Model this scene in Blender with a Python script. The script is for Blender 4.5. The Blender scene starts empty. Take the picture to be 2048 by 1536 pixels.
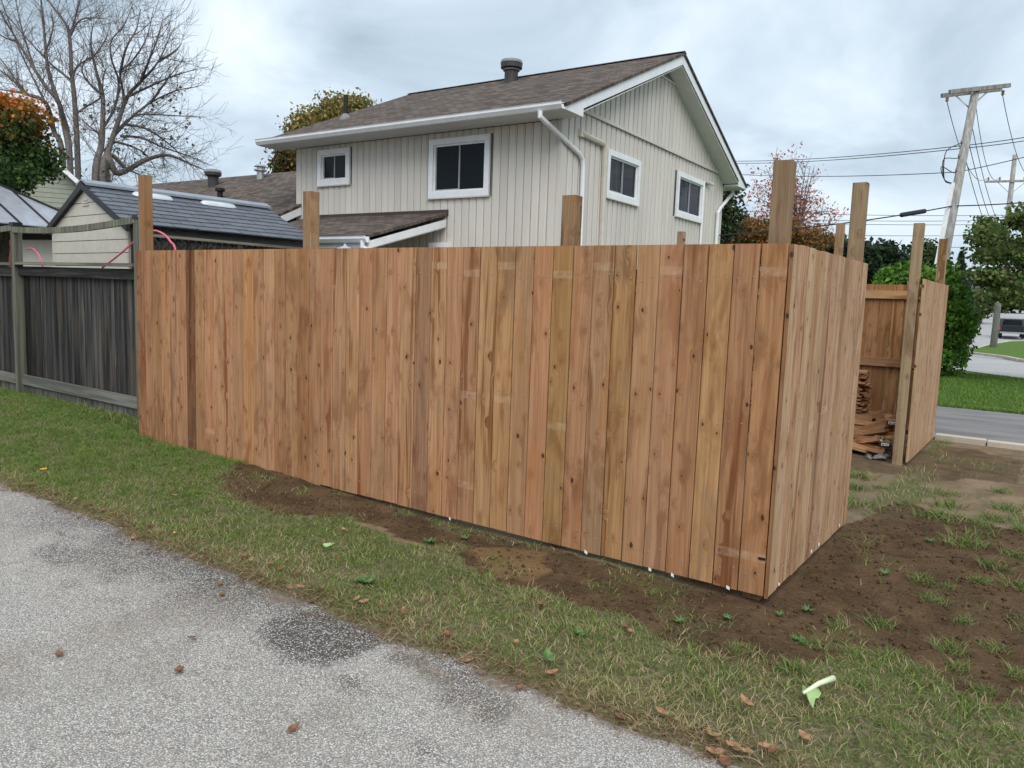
import bpy, math, random
import numpy as np
from mathutils import Matrix, Vector
random.seed(7); rng = np.random.default_rng(11)
S = bpy.context.scene; COL = S.collection

# ------------------------------------------------------------------ camera, world, sun, exposure
FPX = 1533.78982; CAM = np.array([1.12681532, -3.95298674, 1.56727401])
YAW, PITCH, ROLL = 0.61481689, 0.113197133, 0.0350947313
def _axes():
    cy, sy = math.cos(YAW), math.sin(YAW)
    fwd = np.array([-sy*math.cos(PITCH), cy*math.cos(PITCH), -math.sin(PITCH)])
    right = np.array([cy, sy, 0.]); up = np.cross(right, fwd)
    c, s = math.cos(ROLL), math.sin(ROLL)
    return c*right+s*up, -s*right+c*up, fwd
RX, UX, FX = _axes()
cd = bpy.data.cameras.new('camera'); cam = bpy.data.objects.new('camera', cd); COL.objects.link(cam)
M = Matrix.Identity(4)
for i in range(3):
    M[i][0] = RX[i]; M[i][1] = UX[i]; M[i][2] = -FX[i]; M[i][3] = CAM[i]
cam.matrix_world = M
cd.sensor_width = 36; cd.lens = FPX/2048*36; cd.clip_start = .05; cd.clip_end = 3000
S.camera = cam
SUN_EL, SUN_AZ = math.radians(52), math.radians(-48)      # azimuth of the sun seen from the scene, from +X
W = bpy.data.worlds.new('World'); S.world = W; W.use_nodes = True
def build_world():
    nt = W.node_tree; nt.nodes.clear(); N = nt.nodes.new; L = nt.links.new
    out = N('ShaderNodeOutputWorld'); mix = N('ShaderNodeMixShader')
    sky = N('ShaderNodeTexSky'); sky.sky_type = 'NISHITA'; sky.sun_disc = False
    sky.sun_elevation = SUN_EL; sky.sun_rotation = math.pi/2-SUN_AZ; sky.dust_density = 2
    b1 = N('ShaderNodeBackground'); b1.inputs[1].default_value = .1
    L(sky.outputs[0], b1.inputs[0])
    tc = N('ShaderNodeTexCoord'); sx = N('ShaderNodeSeparateXYZ'); L(tc.outputs['Generated'], sx.inputs[0])
    ab = N('ShaderNodeMath'); ab.operation = 'ABSOLUTE'; L(sx.outputs[2], ab.inputs[0])
    ad = N('ShaderNodeMath'); ad.operation = 'ADD'; ad.inputs[1].default_value = .38; L(ab.outputs[0], ad.inputs[0])
    cmb = N('ShaderNodeCombineXYZ')
    for k in range(2):
        dv = N('ShaderNodeMath'); dv.operation = 'DIVIDE'; L(sx.outputs[k], dv.inputs[0]); L(ad.outputs[0], dv.inputs[1]); L(dv.outputs[0], cmb.inputs[k])
    n1 = N('ShaderNodeTexNoise'); n1.inputs['Scale'].default_value = 2.0; n1.inputs['Detail'].default_value = 5; n1.inputs['Roughness'].default_value = .52
    n1.inputs['Distortion'].default_value = .5
    L(cmb.outputs[0], n1.inputs['Vector'])
    rp = N('ShaderNodeValToRGB'); e = rp.color_ramp.elements
    e[0].position = .30; e[0].color = (.195, .245, .29, 1); e[1].position = .72; e[1].color = (.47, .52, .56, 1)
    m = e.new(.48); m.color = (.30, .36, .415, 1)
    L(n1.outputs[0], rp.inputs[0])
    b2 = N('ShaderNodeBackground'); b2.inputs[1].default_value = 1.02; L(rp.outputs[0], b2.inputs[0])
    mix.inputs[0].default_value = .95
    L(b1.outputs[0], mix.inputs[1]); L(b2.outputs[0], mix.inputs[2]); L(mix.outputs[0], out.inputs[0])
build_world()
sd = bpy.data.lights.new('sun', 'SUN'); sun = bpy.data.objects.new('sun', sd); COL.objects.link(sun)
sd.energy = 1.5; sd.angle = math.radians(60); sd.color = (1, .95, .88)
_d = Vector((math.cos(SUN_EL)*math.cos(SUN_AZ), math.cos(SUN_EL)*math.sin(SUN_AZ), math.sin(SUN_EL)))
sun.rotation_euler = _d.to_track_quat('Z', 'Y').to_euler(); sun.location = (6, -8, 20)
S.view_settings.view_transform = 'Standard'; S.view_settings.look = 'None'
S.view_settings.exposure = 1.08; S.view_settings.gamma = 1; S.view_settings.use_curve_mapping = False
S.render.engine = 'CYCLES'

# ------------------------------------------------------------------ pixel rays
def ray(x, y): return FX+(x-1024)/FPX*RX+(768-y)/FPX*UX
def at_z(x, y, z): d = ray(x, y); return CAM+d*(z-CAM[2])/d[2]
def at_Y(x, y, Y): d = ray(x, y); return CAM+d*(Y-CAM[1])/d[1]
def at_X(x, y, X): d = ray(x, y); return CAM+d*(X-CAM[0])/d[0]
def at_d(x, y, k): return CAM+ray(x, y)*k

# ------------------------------------------------------------------ helpers
def sstep(a, b, x):
    t = np.clip((np.asarray(x, float)-a)/(b-a), 0, 1); return t*t*(3-2*t)
_perm = rng.random((256, 256))
def vnoise(x, y):
    x = np.asarray(x, float); y = np.asarray(y, float)
    xi = np.floor(x).astype(int); yi = np.floor(y).astype(int); u = x-xi; v = y-yi
    u = u*u*(3-2*u); v = v*v*(3-2*v)
    a = _perm[xi & 255, yi & 255]; b = _perm[(xi+1) & 255, yi & 255]; c = _perm[xi & 255, (yi+1) & 255]; d = _perm[(xi+1) & 255, (yi+1) & 255]
    return (a*(1-u)+b*u)*(1-v)+(c*(1-u)+d*u)*v
def fbm(x, y, o=4):
    s = 0; a = .5
    for k in range(o): s = s+a*vnoise(x*2**k+17.3*k, y*2**k+5.1*k); a *= .5
    return s/(1-.5**o)
def in_poly(P, X, Y):
    P = np.asarray(P); r = np.zeros(np.shape(X), bool); n = len(P); j = n-1
    for i in range(n):
        xi, yi = P[i][:2]; xj, yj = P[j][:2]
        c = ((yi > Y) != (yj > Y)) & (X < (xj-xi)*(Y-yi)/(yj-yi+1e-12)+xi); r ^= c; j = i
    return r
def px_poly(pts, z=0): return np.array([at_z(x, y, z)[:2] for x, y in pts])

def mesh_np(name, V, F, col=None, attrs=None, smooth=False):
    V = np.asarray(V, np.float32); F = np.asarray(F, np.int32); k = F.shape[1]
    me = bpy.data.meshes.new(name)
    me.vertices.add(len(V)); me.vertices.foreach_set('co', V.ravel())
    me.loops.add(F.size); me.loops.foreach_set('vertex_index', F.ravel())
    me.polygons.add(len(F)); me.polygons.foreach_set('loop_start', np.arange(0, F.size, k, dtype=np.int32))
    if smooth: me.polygons.foreach_set('use_smooth', np.ones(len(F), bool))
    me.update(calc_edges=True)
    if col is not None:
        a = me.color_attributes.new('Col', 'FLOAT_COLOR', 'POINT')
        c = np.ones((len(V), 4), np.float32); c[:, :3] = col; a.data.foreach_set('color', c.ravel())
    for nm, arr in (attrs or {}).items():
        a = me.attributes.new(nm, 'FLOAT', 'POINT'); a.data.foreach_set('value', np.asarray(arr, np.float32).ravel())
    return me
class MB:
    def __init__(s): s.v = []; s.f = []
    def add(s, V, F):
        b = len(s.v); s.v += [tuple(map(float, p)) for p in V]; s.f += [tuple(i+b for i in f) for f in F]; return s
    def box(s, lo, hi):
        (a, b, c), (d, e, f) = lo, hi
        return s.add([(a,b,c),(d,b,c),(d,e,c),(a,e,c),(a,b,f),(d,b,f),(d,e,f),(a,e,f)],
                     [(0,3,2,1),(4,5,6,7),(0,1,5,4),(1,2,6,5),(2,3,7,6),(3,0,4,7)])
    def prism(s, P, d):
        n = len(P); P = [np.array(p, float) for p in P]; d = np.array(d, float)
        return s.add(P+[p+d for p in P], [tuple(range(n))[::-1], tuple(range(n, 2*n))]+[(i, (i+1) % n, n+(i+1) % n, n+i) for i in range(n)])
    def bar(s, a, b, w, h=None):
        h = h or w; a = Vector(a); b = Vector(b); t = (b-a).normalized()
        n = t.cross(Vector((0, 0, 1))); n = n.normalized() if n.length > 1e-4 else Vector((1, 0, 0)); u = n.cross(t)
        q = [n*w/2+u*h/2, -n*w/2+u*h/2, -n*w/2-u*h/2, n*w/2-u*h/2]
        return s.prism([a+k for k in q], b-a)
    def tube(s, pts, r, n=8, caps=True):
        pts = [Vector(map(float, p)) for p in pts]; m = len(pts)
        r = [r]*m if np.isscalar(r) else list(r)
        up = None; b0 = len(s.v)
        for i, p in enumerate(pts):
            t = (pts[min(i+1, m-1)]-pts[max(i-1, 0)]).normalized()
            if up is None: up = t.orthogonal().normalized()
            up = (up-t*up.dot(t)); up = up.normalized() if up.length > 1e-6 else t.orthogonal().normalized()
            w = t.cross(up)
            for k in range(n):
                a = 2*math.pi*k/n; s.v.append(tuple(p+(up*math.cos(a)+w*math.sin(a))*r[i]))
        for i in range(m-1):
            for k in range(n):
                a = b0+i*n+k; c = b0+i*n+(k+1) % n; s.f.append((a, c, c+n, a+n))
        if caps:
            s.f.append(tuple(b0+k for k in range(n))[::-1]); s.f.append(tuple(b0+(m-1)*n+k for k in range(n)))
        return s
    def lathe(s, prof, n=16, c=(0, 0, 0)):
        b0 = len(s.v); m = len(prof)
        for r, z in prof:
            for k in range(n):
                a = 2*math.pi*k/n; s.v.append((c[0]+r*math.cos(a), c[1]+r*math.sin(a), c[2]+z))
        for i in range(m-1):
            for k in range(n):
                a = b0+i*n+k; d = b0+i*n+(k+1) % n; s.f.append((a, d, d+n, a+n))
        s.f.append(tuple(b0+k for k in range(n))[::-1]); s.f.append(tuple(b0+(m-1)*n+k for k in range(n)))
        return s
    def mesh(s, name, smooth=False):
        me = bpy.data.meshes.new(name); me.from_pydata(s.v, [], s.f); me.validate()
        if smooth: me.polygons.foreach_set('use_smooth', [True]*len(me.polygons))
        me.update(); return me
    def obj(s, name, mat, parent=None, smooth=False, **k): return O(name, s.mesh(name, smooth), mat, parent, **k)
def O(name, me, mat=None, parent=None, loc=None, rot=None, scale=None, mw=None, color=None, label=None, cat=None, group=None, kind=None):
    o = bpy.data.objects.new(name, me); COL.objects.link(o)
    if mat is not None and me is not None and not me.materials: me.materials.append(mat)
    if parent is not None: o.parent = parent
    if mw is not None: o.matrix_basis = mw
    if loc is not None: o.location = loc
    if rot is not None: o.rotation_euler = rot
    if scale is not None: o.scale = scale
    if color is not None: o.color = (*color[:3], 1)
    if label: o['label'] = label
    if cat: o['category'] = cat
    if group: o['group'] = group
    if kind: o['kind'] = kind
    return o
def root(name, label, cat, loc=(0, 0, 0), rz=0, group=None):
    return O(name, None, loc=loc, rot=(0, 0, rz), label=label, cat=cat, group=group)
def copy_tree(o, parent=None):
    c = o.copy(); COL.objects.link(c); c.parent = parent
    for ch in o.children: copy_tree(ch, c)
    return c

# ------------------------------------------------------------------ materials
class NT:
    def __init__(s, name):
        s.m = bpy.data.materials.new(name); s.m.use_nodes = True; s.t = s.m.node_tree
        s.b = s.t.nodes['Principled BSDF']; s.o = s.t.nodes['Material Output']
    def n(s, t, **k):
        x = s.t.nodes.new('ShaderNode'+t)
        for a, v in k.items(): setattr(x, a, v)
        return x
    def l(s, a, b): s.t.links.new(a, b); return a
    def val(s, i, v):
        if hasattr(v, 'links') or isinstance(v, bpy.types.NodeSocket): s.l(v, i)
        else: i.default_value = v
    def math(s, op, a, b=0., c=None, clamp=False):
        x = s.n('Math', operation=op, use_clamp=clamp); s.val(x.inputs[0], a); s.val(x.inputs[1], b)
        if c is not None: s.val(x.inputs[2], c)
        return x.outputs[0]
    def mix(s, f, a, b, mode='MIX'):
        x = s.n('Mix', data_type='RGBA', blend_type=mode); s.val(x.inputs[0], f)
        for i, v in ((6, a), (7, b)):
            if isinstance(v, tuple): v = (*v[:3], 1)
            s.val(x.inputs[i], v)
        return x.outputs[2]
    def coord(s, scale=(1, 1, 1), kind='Object', off=None):
        tc = s.n('TexCoord'); v = tc.outputs[kind]
        if off is not None:
            a = s.n('VectorMath', operation='ADD'); s.l(v, a.inputs[0]); s.l(off, a.inputs[1]); v = a.outputs[0]
        return s.scaled(v, scale)
    def scaled(s, v, scale):
        mp = s.n('Mapping'); s.l(v, mp.inputs[0]); mp.inputs['Scale'].default_value = scale; return mp.outputs[0]
    def noise(s, v, scale=1, detail=3, rough=.5, dist=0):
        x = s.n('TexNoise'); s.l(v, x.inputs['Vector']); x.inputs['Scale'].default_value = scale; x.inputs['Detail'].default_value = detail
        x.inputs['Roughness'].default_value = rough; x.inputs['Distortion'].default_value = dist; return x.outputs[0]
    def voro(s, v, scale=1, feature='F1', rand=1):
        x = s.n('TexVoronoi', feature=feature); s.l(v, x.inputs['Vector']); x.inputs['Scale'].default_value = scale; x.inputs['Randomness'].default_value = rand; return x
    def ramp(s, f, stops):
        x = s.n('ValToRGB'); e = x.color_ramp.elements; s.l(f, x.inputs[0])
        while len(e) < len(stops): e.new(.5)
        for k, (p, c) in enumerate(stops):
            e[k].position = p; e[k].color = (*c, 1) if isinstance(c, tuple) else (c, c, c, 1)
        return x.outputs[0]
    def step(s, v, a, b):
        x = s.n('MapRange', interpolation_type='SMOOTHSTEP'); s.l(v, x.inputs[0]); x.inputs[1].default_value = a; x.inputs[2].default_value = b; return x.outputs[0]
    def attr(s, nm, kind='GEOMETRY'): x = s.n('Attribute', attribute_type=kind, attribute_name=nm); return x
    def bump(s, h, strength=.3, dist=.01, prev=None):
        x = s.n('Bump'); x.inputs['Strength'].default_value = strength; x.inputs['Distance'].default_value = dist; s.l(h, x.inputs['Height'])
        if prev is not None: s.l(prev, x.inputs['Normal'])
        s.l(x.outputs[0], s.b.inputs['Normal']); return x.outputs[0]
    def base(s, c, rough=.7, spec=.3, metal=0):
        if isinstance(c, tuple): c = (*c[:3], 1)
        s.val(s.b.inputs['Base Color'], c); s.val(s.b.inputs['Roughness'], rough); s.b.inputs['Specular IOR Level'].default_value = spec; s.b.inputs['Metallic'].default_value = metal
        return s.m
def rand_off(t):
    oi = t.n('ObjectInfo'); wn = t.n('TexWhiteNoise', noise_dimensions='1D'); t.l(oi.outputs['Random'], wn.inputs['W'])
    sc = t.n('VectorMath', operation='SCALE'); t.l(wn.outputs['Color'], sc.inputs[0]); sc.inputs['Scale'].default_value = 37.; return sc.outputs[0], oi

def mat_board(name, grain=1., knots=True, marks=True, weather=0.):
    t = NT(name); off, oi = rand_off(t); c = t.coord(off=off)
    sep = t.n('SeparateXYZ'); t.l(c, sep.inputs[0])
    # knots on the face (x,z)
    kc = t.n('CombineXYZ'); t.l(t.math('MULTIPLY', sep.outputs[0], 11.), kc.inputs[0]); t.l(t.math('MULTIPLY', sep.outputs[2], 6.4), kc.inputs[1])
    wk = t.n('VectorMath', operation='ADD'); t.l(kc.outputs[0], wk.inputs[0]); nk = t.n('TexNoise'); nk.inputs['Scale'].default_value = 28; t.l(c, nk.inputs['Vector']); ns = t.n('VectorMath', operation='SCALE'); t.l(nk.outputs[1], ns.inputs[0]); ns.inputs['Scale'].default_value = .10; t.l(ns.outputs[0], wk.inputs[1])
    vk = t.voro(wk.outputs[0], 1, rand=1); vk.voronoi_dimensions = '2D'; d = vk.outputs['Distance']
    vr = t.n('SeparateColor'); t.l(vk.outputs['Color'], vr.inputs[0])
    size = t.math('MULTIPLY_ADD', t.math('POWER', vr.outputs[0], 2.5), .085, .028)
    on = t.math('GREATER_THAN', vr.outputs[1], .55)
    kn = t.math('SUBTRACT', size, d); kn = t.step(kn, -.012, .03); kn = t.math('MULTIPLY', kn, on)
    halo = t.math('MULTIPLY', t.math('SUBTRACT', 1., t.step(d, .03, .38)), on)
    # grain, bent round the knots
    w = t.math('MULTIPLY_ADD', halo, .035, sep.outputs[0])
    wob = t.noise(t.scaled(c, (3, 3, 1.1)), 1, 2)
    w = t.math('MULTIPLY_ADD', wob, .05, w)
    cb = t.n('CombineXYZ'); t.l(w, cb.inputs[0]); t.l(sep.outputs[1], cb.inputs[1]); t.l(sep.outputs[2], cb.inputs[2])
    g1 = t.noise(t.scaled(cb.outputs[0], (75, 40, 1.6)), 1, 4, .6)
    g2 = t.noise(t.scaled(cb.outputs[0], (26, 12, .9)), 1, 3, .6)
    blot = t.noise(t.scaled(c, (8, 3, 2.4)), 1, 4, .6, .6)
    blot2 = t.noise(t.scaled(c, (9, 4, .8)), 1, 3, .55, .4)
    tint = oi.outputs['Color']
    dark = t.mix(1., tint, (.52, .44, .36), 'MULTIPLY')
    light = t.mix(1., tint, (1.16, 1.16, 1.14), 'MULTIPLY')
    col = t.mix(t.step(g1, .36, .66), dark, light); col = t.mix(.44, tint, col)
    col = t.mix(t.math('MULTIPLY', t.step(g2, .5, .72), .34), col, t.mix(1., tint, (.62, .48, .36), 'MULTIPLY'))
    col = t.mix(t.math('MULTIPLY', t.step(blot, .48, .68), .72), col, t.mix(1., tint, (.52, .40, .33), 'MULTIPLY'))
    col = t.mix(t.math('MULTIPLY', t.step(blot2, .50, .72), .55), col, t.mix(1., tint, (.92, .74, .52), 'MULTIPLY'))
    st = t.noise(t.scaled(cb.outputs[0], (19, 5, .75)), 1, 3, .55, .25); amt = t.math('MULTIPLY', t.step(oi.outputs['Random'], .1, .7), .95)
    col = t.mix(t.math('MULTIPLY', t.step(st, .54, .66), amt), col, t.mix(1., tint, (.46, .31, .21), 'MULTIPLY'))
    pl = t.noise(t.scaled(c, (13, 5, 1.1)), 1, 2, .5, .3)
    col = t.mix(t.math('MULTIPLY', t.step(pl, .56, .70), .45), col, t.mix(1., tint, (1.18, 1.2, 1.22), 'MULTIPLY'))
    gs = t.noise(t.scaled(c, (5, 2, 1.7)), 1, 4, .62)
    col = t.mix(t.math('MULTIPLY', t.step(gs, .54, .72), .36), col, (.17, .13, .09))
    if knots:
        col = t.mix(t.math('MULTIPLY', halo, .42), col, t.mix(1., tint, (.55, .42, .34), 'MULTIPLY'))
        col = t.mix(t.math('MULTIPLY', kn, .92), col, (.045, .022, .012))
    if marks:   # pale stripes left by the stacking strips and the stapled bands
        tz = t.n('TexCoord'); sz = t.n('SeparateXYZ'); t.l(tz.outputs['Object'], sz.inputs[0])
        mk = t.attr('marks', 'OBJECT'); ms = t.n('SeparateXYZ'); t.l(mk.outputs['Vector'], ms.inputs[0])
        tot = None
        for k in range(3):
            dd = t.math('ABSOLUTE', t.math('SUBTRACT', sz.outputs[2], ms.outputs[k]))
            b = t.math('SUBTRACT', 1., t.step(dd, .018, .028)); tot = b if tot is None else t.math('MAXIMUM', tot, b)
        nz = t.noise(c, 25, 3); tot = t.math('MULTIPLY', tot, t.math('MULTIPLY_ADD', nz, 1.1, -.28, clamp=True))
        col = t.mix(tot, col, t.mix(1., t.mix(.35, tint, (.45, .38, .29)), (1.25, 1.3, 1.35), 'MULTIPLY'))
    if weather: col = t.mix(weather, col, (.2, .2, .19))
    h = t.math('MULTIPLY_ADD', kn, -.6, g1); t.bump(h, .35*grain, .004)
    return t.base(col, .78, .22)
M_BOARD = mat_board('new_cedar_board')
M_POST = mat_board('treated_post', marks=False)
def mat_greywood(name, lo, hi, streak, brown=.25):
    t = NT(name); off, oi = rand_off(t); c = t.coord(off=off)
    g = t.noise(t.scaled(c, (70, 70, 1.5)), 1, 4, .65); s = t.noise(t.scaled(c, (16, 16, .7)), 1, 4, .6)
    p = t.noise(t.scaled(c, (3, 3, 1.3)), 1, 3)
    col = t.mix(t.step(s, .35, .68), lo, hi); col = t.mix(t.math('MULTIPLY', t.step(g, .60, .80), .7), col, streak)
    col = t.mix(t.math('MULTIPLY', t.step(p, .5, .75), brown), col, (.13, .095, .06))
    col = t.mix(1., col, oi.outputs['Color'], 'MULTIPLY')
    t.bump(g, .5, .004); return t.base(col, .85, .15)
M_GREY = mat_greywood('weathered_board', (.014, .0135, .013), (.066, .064, .062), (.27, .265, .25))
M_GREYL = mat_greywood('weathered_rail', (.10, .10, .085), (.22, .215, .185), (.34, .33, .29), .3)
M_POLE = mat_greywood('utility_pole_wood', (.20, .195, .185), (.34, .335, .325), (.12, .105, .09), .3)
def flat(name, c, rough=.6, spec=.3, metal=0, var=.12, scale=6, bump=0):
    t = NT(name); n = t.noise(t.coord(), scale, 4, .6)
    k = t.mix(t.step(n, .3, .7), tuple(x*(1-var) for x in c), tuple(x*(1+var) for x in c))
    if bump: t.bump(n, bump, .01)
    return t.base(k, rough, spec, metal)
M_WHITE = flat('white_trim', (.74, .76, .78), .45, .4, var=.05)
M_SOFFIT = flat('soffit', (.62, .63, .63), .6, var=.04)
def mat_siding():
    t = NT('beige_siding'); off, oi = rand_off(t); c = t.coord(off=off)
    n = t.noise(t.scaled(c, (2, 2, .6)), 1, 3); col = t.mix(t.step(n, .3, .7), (.555, .52, .475), (.615, .58, .53))
    r = t.math('MULTIPLY_ADD', oi.outputs['Random'], .08, .96); cc = t.n('CombineColor')
    for k in range(3): t.l(r, cc.inputs[k])
    col = t.mix(1., col, cc.outputs[0], 'MULTIPLY'); return t.base(col, .55, .3)
M_SIDING = mat_siding()
M_GROOVE = flat('siding_backing', (.20, .187, .165), .8)
M_SHEDWALL = flat('shed_resin_wall', (.54, .505, .435), .5, var=.06)
M_BLACK = flat('black_trim', (.012, .012, .015), .45)
M_DARKPIPE = flat('dark_vent_metal', (.045, .043, .045), .5)
M_GALV = flat('galvanised_metal', (.42, .43, .44), .35, .5, .7)
M_GLASSD = NT('dark_window_glass').base((.008, .011, .015), .06, .12)
def mat_glass_curtain():
    t = NT('window_glass_with_blind'); n = t.noise(t.coord((9, 9, 1.2)), 1, 2)
    return t.base(t.mix(t.step(n, .4, .7), (.010, .013, .018), (.03, .036, .045)), .06, .12)
M_GLASS2 = mat_glass_curtain()
M_SCREEN = flat('window_screen_frame', (.30, .31, .33), .4)
M_SKYLIGHT = flat('translucent_skylight', (.50, .54, .58), .25, .5, var=.04)
def mat_shingle(name, lo, hi, w=.22, h=.125):
    t = NT(name); c = t.coord()
    br = t.n('TexBrick'); t.l(c, br.inputs['Vector']); br.inputs['Scale'].default_value = 1; br.inputs['Brick Width'].default_value = w; br.inputs['Row Height'].default_value = h
    br.inputs['Mortar Size'].default_value = .012; br.inputs['Mortar Smooth'].default_value = .3; br.offset = .37
    br.inputs['Color1'].default_value = (.35, .35, .35, 1); br.inputs['Color2'].default_value = (1, 1, 1, 1); br.inputs['Mortar'].default_value = (.05, .05, .05, 1)
    n = t.noise(c, 6, 4, .6); n2 = t.noise(t.scaled(c, (9, 30, 1)), 1, 2); n3 = t.noise(c, 90, 2)
    f = t.math('MULTIPLY', br.outputs[0], .62); f = t.math('MULTIPLY_ADD', n, .14, f); f = t.math('MULTIPLY_ADD', n2, .22, f); f = t.math('MULTIPLY_ADD', n3, .12, f)
    col = t.mix(t.step(f, .35, .95), lo, hi); t.bump(t.math('MULTIPLY_ADD', n3, .3, br.outputs[0]), .5, .012)
    return t.base(col, .9, .15)
M_ROOF = mat_shingle('brown_asphalt_shingle', (.052, .042, .037), (.150, .120, .105))
def mat_shedtile():
    t = NT('grey_resin_shingle'); off, oi = rand_off(t); n = t.noise(t.coord((3, 12, 3), off=off), 1, 3); r = t.math('MULTIPLY_ADD', oi.outputs['Random'], .5, t.math('MULTIPLY', n, .5))
    return t.base(t.mix(r, (.072, .082, .10), (.13, .145, .17)), .55, .3)
M_SHINGLE = mat_shedtile()
M_SHRIDGE = flat('grey_ridge_cap', (.22, .25, .29), .5, var=.08)
def mat_foliage(name='foliage', tr=.35):
    t = NT(name); a = t.attr('Col'); t.base(a.outputs['Color'], .62, .25)
    tl = t.n('BsdfTranslucent'); t.l(a.outputs['Color'], tl.inputs[0]); mx = t.n('MixShader'); mx.inputs[0].default_value = tr
    t.l(t.b.outputs[0], mx.inputs[1]); t.l(tl.outputs[0], mx.inputs[2]); t.l(mx.outputs[0], t.o.inputs[0]); return t.m
M_LEAF = mat_foliage(); M_GRASS = mat_foliage('grass_blades', .25)
M_BARK = flat('grey_bark', (.125, .112, .105), .9, .1, var=.35, scale=14, bump=.4)
M_BARK2 = flat('twig_bark', (.115, .098, .095), .9, .1, var=.25, scale=5)
def mat_ground():
    t = NT('soil_and_turf'); c = t.coord()
    so = t.attr('soil').outputs['Fac']; gr = t.attr('turf').outputs['Fac']; oc = t.attr('ochre').outputs['Fac']; far = t.attr('far').outputs['Fac']
    n = t.noise(c, 3.5, 6, .65); nf = t.noise(c, 42, 4, .7); vf = t.voro(c, 55); nf2 = t.noise(t.scaled(c, (26, 60, 40)), 1, 3, .7)
    dry = t.mix(t.step(n, .3, .7), (.135, .098, .062), (.225, .165, .11)); dry = t.mix(t.math('MULTIPLY', t.step(nf, .5, .7), .5), dry, (.11, .078, .05))
    soil = t.mix(t.step(n, .3, .72), (.048, .030, .017), (.108, .068, .038)); soil = t.mix(t.math('MULTIPLY', t.step(nf2, .52, .72), .6), soil, (.165, .108, .062))
    thatch = t.mix(t.step(nf, .35, .65), (.075, .072, .034), (.165, .145, .085)); thatch = t.mix(t.math('MULTIPLY', t.step(n, .45, .7), .5), thatch, (.06, .072, .028))
    lawn = t.mix(t.step(nf, .35, .65), (.065, .12, .024), (.105, .18, .04))
    col = t.mix(so, dry, soil); col = t.mix(oc, col, (.20, .125, .058)); col = t.mix(gr, col, thatch); col = t.mix(far, col, lawn)
    b = t.bump(nf, .7, .012); t.bump(vf.outputs['Distance'], .5, .010, b); return t.base(col, .95, .1)
M_GROUND = mat_ground()
def mat_asphalt():
    t = NT('worn_aggregate_asphalt'); c = t.coord()
    wr = t.attr('wear').outputs['Fac']; di = t.attr('dirt').outputs['Fac']
    v = t.voro(c, 165); d = v.outputs['Distance']; sc = t.n('SeparateColor'); t.l(v.outputs['Color'], sc.inputs[0])
    n = t.noise(c, 1.3, 4, .6); nm = t.noise(c, 11, 4, .65)
    rnd = sc.outputs[0]
    stone = t.ramp(rnd, [(0, (.22, .207, .193)), (.35, (.36, .343, .32)), (.7, (.46, .443, .418)), (1, (.66, .64, .61))])
    stone = t.mix(t.math('MULTIPLY', t.math('GREATER_THAN', sc.outputs[2], .88), .35), stone, (.42, .33, .24))
    thr = t.math('MULTIPLY_ADD', wr, .62, .06); thr = t.math('MULTIPLY_ADD', t.math('SUBTRACT', nm, .5), .5, thr)
    vis = t.math('GREATER_THAN', sc.outputs[1], thr)
    edge = t.math('SUBTRACT', 1., t.step(d, .42, .66)); vis = t.math('MULTIPLY', vis, edge)
    bind = t.mix(wr, (.215, .203, .19), (.055, .052, .050)); bind = t.mix(t.math('MULTIPLY', t.step(nm, .5, .72), .5), bind, (.08, .078, .078))
    col = t.mix(vis, bind, stone); col = t.mix(t.math('MULTIPLY', t.step(n, .5, .72), .22), col, (.20, .185, .155))
    dn = t.noise(c, 35, 4, .7); dirt = t.mix(t.step(dn, .3, .7), (.10, .078, .058), (.23, .185, .14))
    dm = t.math('MULTIPLY', di, t.step(t.noise(c, 16, 4, .7), .28, .55)); col = t.mix(dm, col, dirt)
    t.bump(t.math('SUBTRACT', 1., d), .55, .006); return t.base(col, .9, .2)
M_ASPH = mat_asphalt()
def mat_paving(name, lo, hi):
    t = NT(name); c = t.coord(); n = t.noise(t.scaled(c, (.5, 2.2, 1)), 1, 5, .6); f = t.noise(c, 60, 3, .6)
    col = t.mix(t.step(n, .32, .68), lo, hi); col = t.mix(t.math('MULTIPLY', t.step(f, .45, .7), .25), col, tuple(x*.6 for x in lo)); t.bump(f, .4, .006)
    return t.base(col, .9, .2)
M_DRIVE = mat_paving('driveway_asphalt', (.135, .132, .135), (.215, .21, .21))
M_STREET = mat_paving('street_asphalt', (.31, .31, .315), (.38, .38, .385))
M_CONC = mat_paving('concrete', (.40, .36, .30), (.52, .47, .40))
M_LEAFB = flat('dry_brown_leaf', (.27, .155, .085), .8, .15, var=.3, scale=30)
M_LEAFR = flat('dry_russet_leaf', (.17, .085, .05), .8, .15, var=.3, scale=30)
M_LEAFY = flat('yellow_leaf', (.50, .30, .05), .7, .2, var=.25, scale=30)
M_WEED = flat('weed_leaf', (.085, .16, .05), .6, .25, var=.3, scale=25)
M_PALE = flat('pale_cabbage_leaf', (.26, .38, .16), .5, .35, var=.2, scale=14)
M_STEM = flat('pale_leaf_stem', (.62, .70, .48), .4, .4, var=.08)
M_ROCK = flat('rubble', (.17, .165, .16), .9, .1, var=.35, scale=9, bump=.5)
M_PINK = flat('pink_hose', (.62, .12, .18), .4, .4, var=.15)
M_TAG = flat('white_tag', (.78, .78, .76), .6, var=.04)
M_WIRE = flat('black_cable', (.018, .018, .02), .5)
M_TRUCK = NT('dark_truck_paint').base((.012, .016, .028), .25, .5)
M_TAIL = flat('red_tail_light', (.20, .01, .012), .3, .5)
M_TYRE = flat('tyre_rubber', (.02, .02, .02), .85)
M_SAGE = flat('sage_siding', (.30, .315, .265), .6, var=.06)
M_FARWALL = flat('far_house_wall', (.45, .44, .42), .7)
M_FARROOF = flat('far_house_roof', (.10, .105, .125), .85)
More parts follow.
